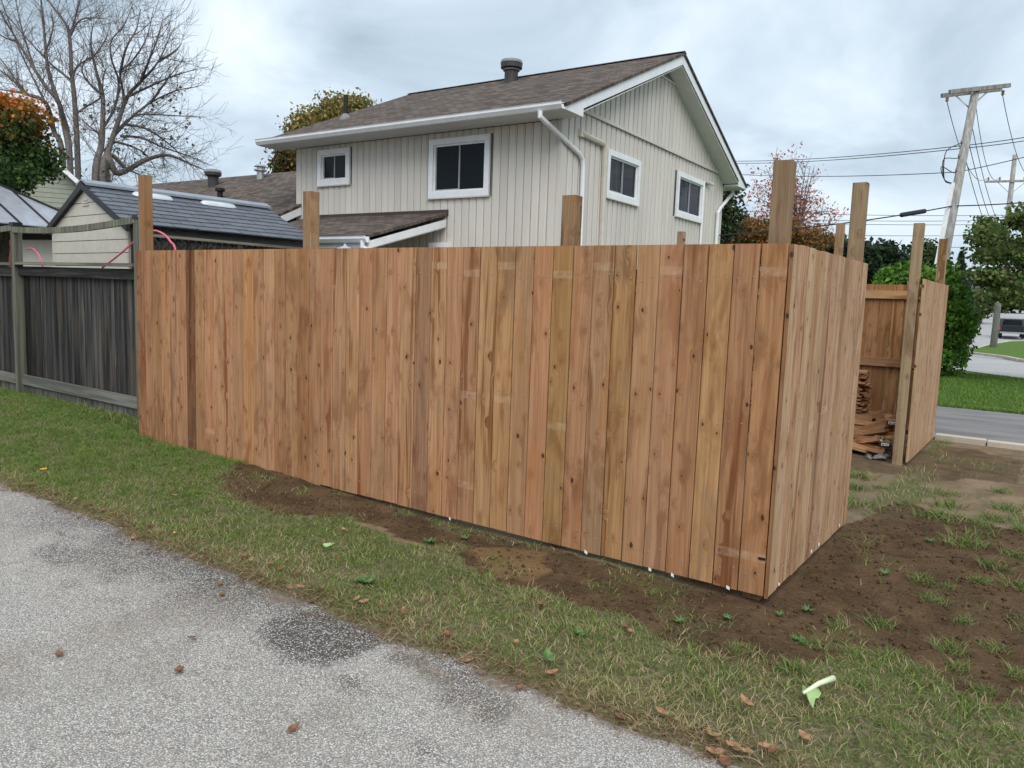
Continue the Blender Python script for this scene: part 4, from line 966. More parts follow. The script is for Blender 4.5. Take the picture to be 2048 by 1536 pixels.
def bare(name, label, limbs, D0, r0, sub):
    a0 = limbs[0][0]; bp = at_d(a0[0]/3.4133, a0[1]/3.4133, D0); bx = np.array([bp[0], bp[1], 0.]); rt = root(name, label, 'tree', bx)
    trunk = MB(); br = MB(); tw = MB()
    for li, L in enumerate(limbs):
        P = [at_d(x/3.4133, y/3.4133, D0+noise_depth(x/3.4133, y/3.4133))-bx for x, y in L]
        main = L[0][1] > 1050 and L[0][0] < 735
        if main: P = [np.array([P[0][0], P[0][1]+.1*li % .3, -.1])]+P
        n = len(P); rs = [(r0 if main else r0*.32)*(1-k/(n-1))**.9+.011 for k in range(n)]
        sm = arc([tuple(p) for p in P], 5); m = len(sm); rr = np.interp(np.linspace(0, n-1, m), np.arange(n), rs)
        (trunk if main else br).tube(sm, list(rr), 6, caps=False)
        step = max(1, int(m/ (len(sm)))); acc = 0
        for k in range(1, m):
            seg = sm[k]-sm[k-1]
            if main and sm[k].z < 3.5: continue
            for _ in range(sub if random.random() < .85 else 0):
                t = seg.normalized(); ax = t.orthogonal(); ax.rotate(Matrix.Rotation(random.uniform(0, 6.28), 3, t))
                dirv = (t*random.uniform(.5, 1)+ax.normalized()*random.uniform(.5, 1)).normalized(); ln = random.uniform(.9, 3.0)*(1-.45*k/m)
                p = sm[k-1].lerp(sm[k], random.random()); q = [p]; dd = dirv.copy()
                for s in range(4): dd = (dd+Vector((random.uniform(-.2, .2), random.uniform(-.2, .2), random.uniform(-.12, .26)))).normalized(); q.append(q[-1]+dd*ln/4)
                b0 = min(rr[k]*.5, .015); br.tube(q, [b0, b0*.8, b0*.65, b0*.5, .006], 3, caps=False)
                for s in range(1, 5):
                    for _2 in range(2):
                        d2 = (dd+Vector(rng.normal(size=3))*.75).normalized(); l2 = random.uniform(.3, 1.0); s0 = q[s]-(q[s]-q[s-1])*random.random()
                        m2 = s0+d2*l2*.5; e2 = m2+(d2+Vector((0, 0, random.uniform(-.1, .5)))).normalized()*l2*.5
                        tw.tube([s0, m2, e2], [.0065, .0055, .004], 3, caps=False)
    trunk.obj('trunk', M_BARK, rt, smooth=True); br.obj('branches', M_BARK2, rt, kind='stuff'); tw.obj('twigs', M_BARK2, rt, kind='stuff')
    return rt, bx
bt, bx1 = bare('bare_tree', 'tall leafless tree with many upright stems beyond the maple', LIMB_L, 35, .135, 1)
bt2, bx2 = bare('bare_tree', 'leafless tree with forked trunk and drooping twigs behind the shed ridge', LIMB_R, 32, .16, 1)
# a few last leaves on the second bare tree
P = np.array([at_d(rng.uniform(150, 380), rng.uniform(170, 360), 32+rng.uniform(-1.5, 1.5)) for _ in range(60)]); P = np.repeat(P, 5, 0)+rng.normal(size=(300, 3))*.16
V, F, C = leaf_quads(P-bx2, .10, pick([(.10, .10, .03), (.14, .09, .04), (.06, .07, .03)], 300)); O('last_leaves', mesh_np('last_leaves', V, F, C), M_LEAF, bt2)
AUT = [(.30, .22, .07), (.25, .20, .065), (.19, .19, .06), (.32, .21, .07), (.15, .17, .05)]
d = 30; leafy('autumn_tree', 'rounded tree turning amber behind the ridge of the beige house', 'tree', base_under(670, 300, d), [E(690, 235, d, 45, 60, 38), E(640, 260, d, 45, 60, 45), E(715, 245, d, 38, 50, 45), E(660, 290, d, 75, 60, 60), E(610, 265, d, 22, 30, 28)], AUT, .095, 330, 40, .27, .18, 8)
d = 32; leafy('autumn_tree', 'green and amber tree peeking between the low wing roof and house eave', 'tree', base_under(570, 330, d), [E(578, 325, d, 28, 40, 30), E(600, 330, d, 40, 40, 45), E(562, 340, d, 14, 30, 18)], [(.06, .075, .025), (.11, .085, .03), (.16, .09, .03)], .09, 110, 34, .22, .15, 6)
# right-hand side trees
REDP = [(.50, .15, .10), (.42, .12, .08), (.55, .24, .17), (.38, .13, .08)]
d = 36
def sparse_red():
    b = base_under(1590, 500, d); bb = np.array(b); rt = root('red_maple', 'sparse maple with thin red leaves and bare upper twigs beyond the house', 'tree', b)
    mb = MB(); tw = MB(); pts = []
    s = at_d(1590, 500, d)-bb; mb.tube([(0, 0, -.1), tuple(s)], [.16, .12], 6)
    for k in range(34):
        x = rng.normal(1568, 52); y = rng.uniform(312, 470); x = 1575+(x-1575)*(.45+.75*(y-312)/160)
        e = at_d(x, y, d+rng.uniform(-1.6, 1.6))-bb; st = Vector(s)+Vector((0, 0, rng.uniform(-.6, 1.6)))
        m = st.lerp(Vector(e), .5)+Vector((0, 0, .3)); mb.tube([st, m, Vector(e)], [.05, .03, .01], 4)
        for q in range(14):
            p0 = st.lerp(Vector(e), rng.uniform(.35, 1)); dv = Vector(rng.normal(size=3))+Vector((0, 0, 1.0)); p1 = p0+dv.normalized()*rng.uniform(.4, 1.1); tw.tube([p0, p1], [.011, .006], 3, caps=False)
            low = (y > 335)
            if rng.random() < (.85 if y > 385 else .55 if low else .08): pts.append(np.array(p1)+rng.normal(size=(9, 3))*.17)
    mb.obj('trunk', M_BARK, rt); tw.obj('twigs', M_BARK2, rt, kind='stuff'); P = np.concatenate(pts); V, F, C = leaf_quads(P, .085, pick(REDP, len(P))); O('crown', mesh_np('crown', V, F, C), M_LEAF, rt)
sparse_red()
ORP = [(.26, .11, .035), (.20, .095, .03), (.14, .10, .035), (.30, .13, .04), (.08, .09, .03)]
d = 33; leafy('autumn_shrub', 'dense orange brown shrub beyond the corner of the beige house', 'shrub', base_under(1530, 480, d), [E(1510, 465, d, 45, 40, 28), E(1560, 462, d, 42, 40, 26), E(1620, 480, d, 40, 40, 22), E(1500, 490, d, 60, 40, 40), E(1590, 500, d, 60, 40, 40)], ORP, .09, 260, 34, .2, .1, 6)
d = 28; leafy('dark_tree', 'dark green tree with a few red leaves close behind the house corner', 'tree', base_under(1455, 460, d), [E(1462, 400, d, 20, 30, 26), E(1455, 450, d, 24, 30, 40), E(1448, 500, d, 30, 30, 40), E(1440, 430, d, 26, 30, 50)], [(.02, .04, .014), (.035, .06, .02), (.05, .05, .02)], .11, 120, 20, .2, .12, 5)
d = 60; DK = [(.022, .045, .020), (.03, .058, .025), (.018, .036, .018)]
leafy('dark_tree', 'broad dark conifer behind the tall side posts', 'tree', base_under(1760, 540, d), [E(1760, 530, d, 44, 40, 40), E(1730, 520, d, 30, 40, 34), E(1790, 540, d, 30, 40, 28), E(1700, 515, d, 34, 40, 30), E(1660, 510, d, 34, 40, 28)], DK, .26, 300, 20, .42, .3, 6)
leafy('distant_tree', 'mid green rounded tree far behind the gate posts', 'tree', base_under(1840, 530, d+8), [E(1840, 525, d+8, 36, 40, 30), E(1862, 515, d+8, 22, 40, 26), E(1820, 540, d+8, 34, 40, 30)], [(.05, .085, .03), (.065, .11, .04), (.04, .07, .028)], .26, 200, 18, .42, .3, 5)
leafy('distant_tree', 'far dusky tree line clump at the foot of the red maple', 'tree', base_under(1600, 520, 75), [E(1560, 505, 75, 60, 40, 30), E(1640, 500, 75, 50, 40, 28), E(1480, 510, 75, 60, 40, 40)], [(.03, .05, .025), (.05, .06, .03), (.09, .06, .03)], .30, 200, 18, .5, .3, 4)
leafy('distant_tree', 'grey green distant tree mass behind the second utility pole', 'tree', base_under(1980, 560, 120), [E(1990, 590, 120, 70, 60, 30), E(2060, 580, 120, 70, 60, 40), E(1920, 600, 130, 40, 60, 18)], [(.045, .075, .035), (.06, .09, .04), (.05, .06, .03)], .5, 220, 18, .8, .4, 4)
for (x, y, dd, r, lb) in ((1965, 612, 78, 26, 'yellow green shrub leaning over the far sidewalk'), (1945, 600, 90, 22, 'pale green bush beside the far sidewalk, left of the pole')):
    leafy('roadside_shrub', lb, 'shrub', base_under(x, y, dd), [E(x, y, dd, r*1.1, r, r*.9), E(x-16, y+8, dd, r*.8, r, r*.8)], [(.075, .11, .03), (.10, .13, .035), (.06, .09, .028)], .28, 70, 16, .38, .12, 4)
def spruce(x, ytop, ybot, d, lb):
    b = base_under(x, ybot, d); bb = np.array(b); zt = at_d(x, ytop, d)[2]-b[2]; rt = root('spruce_tree', lb, 'tree', b)
    MB().tube([(0, 0, -.1), (0, 0, zt)], [.16, .02], 6).obj('trunk', M_BARK, rt)
    n = 2600; h = rng.random(n)**.8; r = (1-h)*zt*.30*(.35+.65*rng.random(n)**.5)*(1+.25*np.sin(h*55)); a = rng.uniform(0, 6.28, n)
    P = np.stack([r*np.cos(a), r*np.sin(a), h*zt-.25*r], 1); V, F, C = leaf_quads(P, .22, pick([(.03, .055, .04), (.022, .042, .033), (.04, .065, .05)], n), .5, 2.2); O('crown', mesh_np('crown', V, F, C), M_LEAF, rt)
spruce(1914, 505, 600, 75, 'small blue green spruce beside the far grey roof')
spruce(1487, 432, 520, 55, 'pointed dark spruce under the sparse red maple')
# bright shrub on the lawn behind the far panel
sb = np.array([-1.55, 19.6, float(gz0(0, 19.6))]); 
leafy('green_shrub', 'tall bright green shrub on the lawn past the driveway, behind the fence panel', 'shrub', sb, [((-1.75, 19.8, 1.5), (.95, 1.0, 1.25)), ((-2.3, 19.9, 1.6), (1.0, 1.0, 1.2)), ((-1.65, 19.6, .55), (.95, .9, .75)), ((-1.15, 19.5, 1.05), (.50, .6, .6)), ((-2.6, 19.8, 2.0), (.6, .7, .85)), ((-1.8, 19.8, 2.2), (.7, .7, .7))],
      [(.09, .20, .028), (.13, .26, .04), (.065, .155, .022), (.16, .30, .05)], .085, 520, 34, .13, .06, 16, aspect=1.9)
# big tree on the right
d = 19; bl_ = []
for k in range(75):
    x = rng.uniform(1958, 2220); y = rng.uniform(425, 630); lim = np.interp(x, [1940, 1975, 2010, 2060], [555, 440, 425, 405]); lo = np.interp(x, [1950, 1990, 2040, 2220], [550, 590, 622, 625])
    if lim < y < lo: bl_.append(E(x, y, d+rng.uniform(-1.3, 1.3), rng.uniform(14, 40), 30, rng.uniform(9, 20)))
leafy('broad_tree', 'large green tree with ragged leafy boughs reaching over the side road', 'tree', base_under(2130, 560, d), bl_,
      [(.075, .135, .034), (.10, .165, .044), (.058, .108, .028), (.13, .175, .05), (.15, .135, .05)], .075, 900, 28, .13, .20, 40, aspect=1.4, shell=.2, top=(0, 0, 3.4))
# far houses
def far_house(x, y, d, w, h, lb, rh=1.5, rz=0):
    p = at_d(x, y, d); g = float(gz0(p[0], p[1])); rt = root('far_house', lb, 'house', (p[0], p[1], g), rz); e = max(p[2]-g, 1.5)
    MB().box((-w/2, 0, -.5), (w/2, 7, e)).obj('wall', M_FARWALL, rt)
    MB().prism([(-w/2-.4, -.4, e), (w/2+.4, -.4, e), (w/2+.4, 3.5, e+rh), (-w/2-.4, 3.5, e+rh)], (0, 0, .1)).prism([(-w/2-.4, 7.4, e), (w/2+.4, 7.4, e), (w/2+.4, 3.5, e+rh), (-w/2-.4, 3.5, e+rh)], (0, 0, .1)).obj('roof', M_FARROOF, rt)
    for k in (-.25, .25): MB().box((w*k-.6, -.05, e-1.6), (w*k+.6, -.004, e-.5)).obj('window', M_GLASSD, rt)
far_house(1905, 575, 95, 9, 3, 'far house with slate grey roof between spruce and broad tree', 2.2, .3)
far_house(1752, 556, 85, 5, 3, 'far white house glimpsed above the back fence beside the shrub', .9, .1)

# ------------------------------------------------------------------ utility poles and wires
def pole(name, label, base, top, r0, r1, armdir, arms, zc):
    b = Vector(base); t = Vector(top); rt = root(name, label, 'pole', b)
    MB().tube([Vector((0, 0, -.4)), (t-b)*.5, t-b], [r0, (r0+r1)/2, r1], 12).obj('shaft', M_POLE, rt, smooth=True, color=(1, 1, 1))
    return rt, b, t-b
D1 = 24.0; t1 = at_d(1952, 176, D1); m1 = at_d(1886, 520, D1-.3); k = (m1[2]+0.05)/(t1[2]-m1[2]); b1 = m1+(m1-t1)*(m1[2]/(t1[2]-m1[2])); b1[2] = float(gz0(b1[0], b1[1]))
p1, P1, T1 = pole('utility_pole', 'leaning weathered utility pole with doubled timber crossarm and white conduit', b1, t1, .17, .115, None, 0, 0)
ax = Vector(at_d(2012, 166, D1+.15)-at_d(1892, 179, D1-.15)); axl = ax.length; ax.normalize(); fw = ax.cross(Vector((0, 0, 1))).normalized()
top = T1
for s, dz in ((-1, .0), (1, -.03)):
    c = top+Vector((0, 0, -.06+dz))+fw*s*.17*-1
    MB().bar(c-ax*axl/2, c+ax*axl/2, .09, .12).obj('crossarm', M_POLE, p1, color=(.8, .78, .76))
for s in (-1, 1):
    a = top+ax*s*.55+Vector((0, 0, -.14))-fw*.17; b = top*(1-.62/top.length)-fw*.13
    MB().bar(a, b, .012, .04).obj('brace', M_GALV, p1)
INS = []
for s in (-.93, .0, .93):
    c = top+ax*s*axl/2+Vector((0, 0, -.16)); q = MB().lathe([(.03, 0), (.055, -.05), (.03, -.08), (.055, -.11), (.03, -.16)], 8, c).obj('insulator', M_CERAMIC, p1); INS.append(P1+c+Vector((0, 0, -.16)))
dT = top.normalized(); side = ax*-1
def on1(z): return top*(z/top.z)
cz0, cz1 = .1, top.z*.66
MB().bar(on1(cz0)+side*.21, on1(cz1)+side*.185, .13, .09).obj('conduit', M_WHITE, p1)
MB().bar(on1(cz1*.55)+side*.10+fw*.12, on1(cz1*.7)+side*.10+fw*.12, .05, .02).obj('pole_tag', M_BLACK, p1)
for kk in range(3):
    z = top.z*(.70+.05*kk); s0 = on1(cz1)+side*.19; e0 = on1(z)+side*.12
    MB().tube(arc([s0, s0+side*.30+Vector((0, 0, .15)), s0+side*(.45-.05*kk)+Vector((0, 0, .55+.2*kk)), e0+side*.15, e0]), .014, 5).obj('jumper_cable', M_WIRE, p1)
    MB().lathe([(.04, 0), (.05, .05), (.04, .12)], 8, e0).obj('insulator', M_CERAMIC, p1)
b2 = np.array([-1.90, 49.4, -.55]); t2 = at_d(2030, 310, 45.2)
p2, P2, T2 = pole('utility_pole', 'far straight utility pole with single crossarm standing on the verge', b2, t2, .19, .12, None, 0, 0)
c2 = T2*((at_d(2030, 362, 45)[2]-b2[2])/T2.z); ax2 = Vector((.97, .22, 0)).normalized()
MB().bar(c2-ax2*1.35-Vector((0, .14, 0)), c2+ax2*1.35-Vector((0, .14, 0)), .09, .12).obj('crossarm', M_POLE, p2)
for s in (-1, 1): MB().bar(c2+ax2*s*.7-Vector((0, .14, .06)), c2-Vector((0, .12, .75)), .012, .04).obj('brace', M_GALV, p2)
INS2 = []
for s in (-1.2, -.62, .62, 1.2):
    c = c2+ax2*s+Vector((0, -.14, .06)); MB().lathe([(.03, 0), (.06, .06), (.03, .09), (.06, .14), (.03, .2)], 8, c).obj('insulator', M_CERAMIC, p2); INS2.append(P2+c+Vector((0, 0, .2)))
def wire(a, b, sag, r, lb, n=18, grp=None):
    a = Vector(a); b = Vector(b); pts = [a.lerp(b, t)-Vector((0, 0, sag*4*t*(1-t))) for t in np.linspace(0, 1, n+1)]
    return MB().tube(pts, r, 4).obj('overhead_wire', M_WIRE, label=lb, cat='wire', group=grp)
GW = 'wires between the two poles'
LW = 'thin sagging wire strung from the leaning pole to the far pole'
wire(INS[0], INS2[0], 1.0, .013, LW, grp=GW); wire(INS[1], INS2[1], 1.0, .013, LW, grp=GW); wire(INS[2], INS2[3], .9, .013, LW, grp=GW)
for kk, f in enumerate((.86, .80, .74)): wire(P1+on1(top.z*f)-side*.12, P2+T2*(.60-.05*kk), .6, .013, LW, grp=GW)
AW = 'thin wire running from the leaning pole away behind the house roof'; GA = 'wires behind the house'
BWL = 'thin wire running from the leaning pole towards the street side'; GB = 'wires to the street side'
for (xl, yl), f, (xr, yr) in (((1300, 314), .795, (2300, 222)), ((1300, 318), .785, (2300, 232)), ((1300, 330), .70, (2300, 240))):
    q = P1+on1(top.z*f)-fw*.14; wire(at_d(xl, yl, 46), q, .35, .014, AW, grp=GA); wire(q, at_d(xr, yr, 20), .1, .014, BWL, grp=GB)
q = Vector(at_d(1905, 412, 23.75))
p_s = Vector(hX(1445, 473, 0)); hb = Vector(H0)+Vector(HE1)*.05+Vector(HE2)*8.0+Vector((0, 0, p_s.z))
wire(hb, q, .10, .022, 'thick black service cable with a splice case, from house corner to leaning pole'); wire(q, at_d(2300, 375, 21), .1, .022, 'thick black cable from the leaning pole out past the broad tree')
def on_cable(x):
    best = min(np.linspace(.3, .98, 300), key=lambda t: abs((lambda v: 1024+FPX*float(v@RX)/float(v@FX))(np.array(Vector(hb).lerp(q, t))-CAM)-x)); return Vector(hb).lerp(q, best)-Vector((0, 0, .10*4*best*(1-best)))
aa, bb_ = on_cable(1801), on_cable(1852)
MB().tube([aa, aa.lerp(bb_, .04), aa.lerp(bb_, .96), bb_], [.03, .07, .07, .03], 8).obj('splice_case', M_BLACK, label='black cylindrical splice case hanging on the service cable', cat='splice case')
FW = 'distant thin wire crossing the sky behind the leaning pole'; GF = 'distant horizontal wires'
for yl, yr in ((420, 424), (434, 432), (440, 441), (463, 462), (484, 487)):
    wire(at_d(1440, yl, 42), at_d(2250, yr, 42), .25, .016, FW, grp=GF)

# ------------------------------------------------------------------ pickup truck
tp = at_d(2020, 687, 57); tk = root('pickup_truck', 'dark blue pickup truck parked on the far side road, seen from behind', 'truck', (tp[0], tp[1], float(gz0(tp[0], tp[1]))+.05), math.radians(4)); tk.scale = (.84, .84, .84)
mb = MB(); prof = [(-2.6, .55), (-2.62, 1.08), (-.9, 1.10), (-.75, 1.66), (.75, 1.70), (1.25, 1.14), (2.5, 1.02), (2.62, .55)]
mb.prism([(-.92, y, z) for y, z in prof], (1.84, 0, 0)); mb.obj('body', M_TRUCK, tk)
MB().prism([(-.74, -.93, 1.16), (.74, -.93, 1.16), (.66, -.80, 1.58), (-.66, -.80, 1.58)], (0, -.012, 0)).obj('rear_window', M_GLASSD, tk)
tg = MB().box((-.78, -2.66, .62), (.78, -2.628, 1.04)).obj('tailgate', M_TRUCK, tk); MB().box((-.12, -2.675, .86), (.12, -2.661, .93)).obj('handle', M_BLACK, tg)
MB().box((-.9, -2.78, .42), (.9, -2.64, .56)).obj('bumper', M_GALV, tk)
for s in (-1, 1):
    MB().box((s*.86-.07, -2.65, .66), (s*.86+.07, -2.63, 1.02)).obj('tail_light', M_TAIL, tk); MB().box((s*1.05-.1, .72, 1.15), (s*1.05+.1, .84, 1.32)).obj('mirror', M_BLACK, tk)
    for y in (-1.7, 1.65):
        w = MB().tube([(s*.70, y, .36), (s*.94, y, .36)], .36, 18).obj('wheel', M_TYRE, tk); MB().tube([(s*.93, y, .36), (s*.955, y, .36)], .21, 12).obj('rim', M_GALV, w)

# ------------------------------------------------------------------ lumber inside the gate
SG = 'boards in the inner stack'; SLB = 'cedar fence board in the flat stack inside the gate opening'
LB = [MB().box((-.07, -.009, 0), (.07, .009, L)).mesh('board') for L in (1.0, 1.25, 1.5)]
for m in LB: m.materials.append(M_BOARD)
zz = .03
while zz < .86:
    for col_ in range(2):
        x1 = -.60+random.uniform(-.07, .04) + (.0 if zz > .40 else .08); L = random.choice([0, 1, 2]); ln = (1.0, 1.25, 1.5)[L]
        mw = Matrix.Translation((x1-ln, 5.52+.15*col_+random.uniform(-.02, .02), zz)) @ Matrix.Rotation(random.uniform(-.03, .03), 4, 'Z') @ Matrix.Rotation(math.pi/2, 4, 'Y') @ Matrix.Rotation(math.pi/2, 4, 'Z')
        o = O('stacked_board', LB[L], None, mw=mw, color=jit(random.choice(TINTS), .15), label=SLB, cat='board', group=SG); o['marks'] = [-9., -9., -9.]
    zz += .0195
OL = 'loose cedar offcut in the heap by the gate post'; OG = 'offcuts heaped by the gate'
for i in range(48):
    ya = random.uniform(4.85, 5.45); yb = ya+random.uniform(-.22, .22); hm = .08+.42*max(0, (ya-4.8)/.65); big = random.random() < .45
    a = (random.uniform(-1.15, -.75), ya, .03+hm*random.random()); b = (random.uniform(-.58, -.15), max(4.78, min(5.46, yb)), .03+hm*random.random()*.9)
    if i in (3, 9, 15): a = (-.85, 4.98+.1*(i == 9), .06); b = (-.2, 5.1+.05*(i == 15), .40-.05*(i == 9))
    w, h = (.012, .05) if not big else (.09, .035)
    zz0 = float(gz(a[0], a[1]))
    o = zbar(None, 'offcut', M_POST, (a[0], a[1], a[2]+zz0), (b[0], b[1], b[2]+zz0), w, h, jit(random.choice(TINTS[:5]+[(.55, .38, .22), (.50, .33, .18)]), .15))
    o['label'] = ('square cut timber offcut in the heap by the gate post' if big else 'thin cedar strip tossed on the heap by the gate post'); o['category'] = 'offcut'; o['group'] = 'timber offcuts' if big else 'cedar strips'
for x, y, yy in ((1784, 846, 4.95), (1757, 881, 4.80), (1770, 889, 4.74)):
    p = at_Y(x, y, yy); sd_ = MB().box((-.05, .012, -.02), (.05, .42, .02)).obj('tagged_board', M_POST, loc=p, rot=(.06, 0, random.uniform(-.1, .35)), color=(.33, .19, .10), label='timber with a dark end and white printed tag in the heap by the gate', cat='board', group='tagged timbers')
    MB().box((-.0505, 0, -.0205), (.0505, .0118, .0205)).obj('dark_end', M_BLACK, sd_)
    tg_ = MB().box((-.036, -.0022, -.014), (.040, -.0005, .015)).obj('tag', M_TAG, sd_); MB().box((-.026, -.0040, -.008), (-.012, -.0024, .006)).box((-.002, -.0040, -.003), (.03, -.0024, .001)).obj('print', M_BLACK, tg_)
RKL = 'grey lump of broken concrete on the soil by the gate post'
for i in range(9):
    c = at_z(random.uniform(1725, 1782), random.uniform(898, 918), .03); s = random.uniform(.035, .085)
    d = rng.normal(size=(14, 3)); d /= np.linalg.norm(d, axis=1)[:, None]
    import bmesh
    bm = bmesh.new(); [bm.verts.new(Vector(v*s*np.array([1.3, 1, .7])*random.uniform(.8, 1.1))) for v in d]; bmesh.ops.convex_hull(bm, input=bm.verts); me = bpy.data.meshes.new('rubble'); bm.to_mesh(me); bm.free()
    O('rubble_stone', me, M_ROCK, loc=(c[0], c[1], float(gz(c[0], c[1]))+s*.3), label=RKL, cat='stone', group='rubble at the gate')

# ------------------------------------------------------------------ grass, tufts, weeds, leaves
def blades(P, H, Wd, lean, cols, seg=2):
    n = len(P); a = rng.uniform(0, 6.283, n); dx = np.cos(a); dy = np.sin(a); px_, py_ = -dy, dx
    b = rng.uniform(0, 6.283, n); lx, ly = np.cos(b)*lean*H, np.sin(b)*lean*H
    z = np.zeros(n); w = Wd/2
    def pt(s, wf): return P+np.stack([px_*w*wf+lx*s*s, py_*w*wf+ly*s*s, H*s*(1-.25*s*np.minimum(lean, 1.5)*.6)], 1)
    V = np.stack([pt(0., 1), pt(0., -1), pt(.55, .8), pt(.55, -.8), pt(1., .0)], 1).reshape(-1, 3)
    i = np.arange(n)*5; T = np.concatenate([np.stack([i, i+1, i+3], 1), np.stack([i, i+3, i+2], 1), np.stack([i+2, i+3, i+4], 1)])
    sh = np.repeat(cols, 5, 0)
    return V, T, sh
STRAW = np.array([(.38, .31, .165), (.30, .245, .12), (.44, .37, .215)]); GR = np.array([(.12, .195, .036), (.145, .23, .046), (.09, .16, .03), (.19, .245, .062)])
def grass_cols(X, Y, straw):
    n = len(X); g = GR[rng.integers(0, 4, n)]*(.8+.4*rng.random((n, 1))); s = STRAW[rng.integers(0, 3, n)]*(.8+.4*rng.random((n, 1)))
    return np.where((rng.random(n) < straw)[:, None], s, g)
N = 300000; X = rng.uniform(-10.5, 4.2, N); Y = rng.uniform(-1.56, 6.6, N)
dist = np.hypot(X-CAM[0], Y-CAM[1])
soil, turf, och, far = fields(X, Y)
keep = (rng.random(N) < turf*1.0) & (Y > edge_y(X)-.015+.05*rng.random(N)) & ~((X > -6.15) & (X < .05) & (Y > -.02) & (Y < 6.5)) & ~((X <= -6.15) & (Y > .50))
# more seeds where it is seen close
N2 = 330000; X2 = rng.uniform(-10.5, 4.2, N2); Y2 = rng.uniform(-1.56, .5, N2); s2, t2_, _, _ = fields(X2, Y2)
k2 = (rng.random(N2) < t2_) & (Y2 > edge_y(X2)-.02+.06*rng.random(N2)) & ~((X2 > -6.15) & (X2 < .05) & (Y2 > -.02)) & ~((X2 > 0.05) & (Y2 > 0))
X = np.concatenate([X[keep], X2[k2]]); Y = np.concatenate([Y[keep], Y2[k2]])
cl = fbm(X*2.3+11, Y*2.3, 3); edge = 1-sstep(0, .5, Y-edge_y(X)); straw = np.clip(.23+.9*(cl-.5)+.25*edge*(.5+.8*(fbm(X*4, Y*4+30, 2)))+.10*(X > -2), .04, .85)-.28*sstep(-3.5, -5.5, X)
dn = fbm(X*9+5, Y*9, 2); sel = rng.random(len(X)) < np.clip(.35+1.3*(dn-.25), .2, 1); X, Y, straw, cl = X[sel], Y[sel], straw[sel], cl[sel]
P = np.stack([X, Y, gz(X, Y)-.004], 1); nb_ = len(X); clump = fbm(X*6, Y*6, 2)
H = (.018+.030*rng.random(nb_)**1.5)*(.7+.7*clump); lean = .3+1.5*rng.random(nb_); H = np.where((X > 0) & (Y > 0), H*1.9, H)
V, T, C = blades(P, H, .0026+.0024*rng.random(nb_), lean, grass_cols(X, Y, straw)); O('lawn_grass', mesh_np('lawn_grass', V, T, C), M_GRASS, kind='stuff', label='short green and straw coloured turf between lane and fence', cat='grass')
print('blades', nb_)
# far lawn
N = 90000; X = rng.uniform(-3.5, 9, N); Y = 10.45+11.5*rng.random(N)**1.6; kk = (Y < 21.9-1.23*X) & (Y > 10.42-.1*X); X, Y = X[kk], Y[kk]; n = len(X)
cl = fbm(X*.8, Y*.8, 3); cols = np.array([(.10, .19, .032), (.125, .225, .04), (.085, .165, .03), (.16, .235, .05)])[rng.integers(0, 4, n)]*(.75+.5*cl[:, None])
V, T, C = blades(np.stack([X, Y, gz0(X, Y)], 1), .05+.04*rng.random(n), .012, .3+.7*rng.random(n), cols); O('lawn_grass', mesh_np('lawn_grass', V, T, C), M_GRASS, kind='stuff', label='bright green mown lawn beyond the driveway', cat='grass')
# soil crumbs
def crumbs():
    N = 60000; X = rng.uniform(-4.5, 4, N); Y = rng.uniform(-1.2, 6.4, N); s, t_, _, _ = fields(X, Y); k = (s > .9) & ~((X > -6.1) & (X < .04) & (Y > 0) & (Y < 6.5)); X, Y = X[k], Y[k]; n = len(X)
    r = .002+.013*rng.random(n)**5; P = np.stack([X, Y, gz(X, Y)+r*.3], 1)
    B = np.array([(1, 0, 0), (-1, 0, 0), (0, 1, 0), (0, -1, 0), (0, 0, .8), (0, 0, -.8)]); J = B[None]*(.6+.8*rng.random((n, 6, 1)))*r[:, None, None]
    V = (P[:, None]+J).reshape(-1, 3); f = np.array([(0, 2, 4), (2, 1, 4), (1, 3, 4), (3, 0, 4), (2, 0, 5), (1, 2, 5), (3, 1, 5), (0, 3, 5)]); F = (np.arange(n)[:, None, None]*6+f[None]).reshape(-1, 3)
    O('soil_crumbs', mesh_np('soil_crumbs', V, F), flat('soil_clod', (.075, .047, .027), .95, .1, var=.4, scale=40), kind='stuff', label='loose dark soil crumbs around the new fence', cat='soil')
crumbs()
# tufts
TUFT = []
for k in range(5):
    n = 40+26*k; r = rng.random(n)**.7*(.06+.012*k); a = rng.uniform(0, 6.28, n); P = np.stack([r*np.cos(a), r*np.sin(a), np.full(n, -.01)], 1)
    V, T, C = blades(P, .045+.075*rng.random(n), .004+.002*rng.random(n), .3+1.1*rng.random(n), np.array([(.09, .17, .03), (.12, .21, .045), (.15, .20, .06), (.26, .23, .11)])[rng.integers(0, 4, n)]*(.8+.4*rng.random((n, 1))))
    me = mesh_np('grass_tuft', V, T, C); me.materials.append(M_GRASS); TUFT.append(me)
TPX = [(1735, 955), (1760, 972), (1705, 950), (1715, 972), (1810, 1003), (1835, 1000), (1900, 1012), (1960, 1048), (1985, 1038), (1930, 1085), (1945, 1070), (2010, 1020), (1990, 1132), (2030, 1108), (1700, 1003), (1970, 1065), (2040, 1060), (1890, 985), (2000, 985), (1880, 1035),
       (1680, 1243), (1893, 1175), (1870, 1200), (1612, 1278), (1900, 1292), (2025, 1232), (2035, 1345), (1785, 1305), (1965, 1375), (1705, 1302), (1640, 1290), (1760, 1245), (1845, 1160), (1930, 1240), (1990, 1290), (1860, 1345), (1600, 1340), (1720, 1365), (1960, 1160), (2040, 1170), (2060, 1260), (1920, 1330), (2080, 1400), (1560, 1330), (1480, 1300), (1390, 1290), (90, 801), (112, 804), (205, 842), (225, 850), (246, 858), (262, 864), (60, 796), (272, 870), (185, 838), (160, 826)]
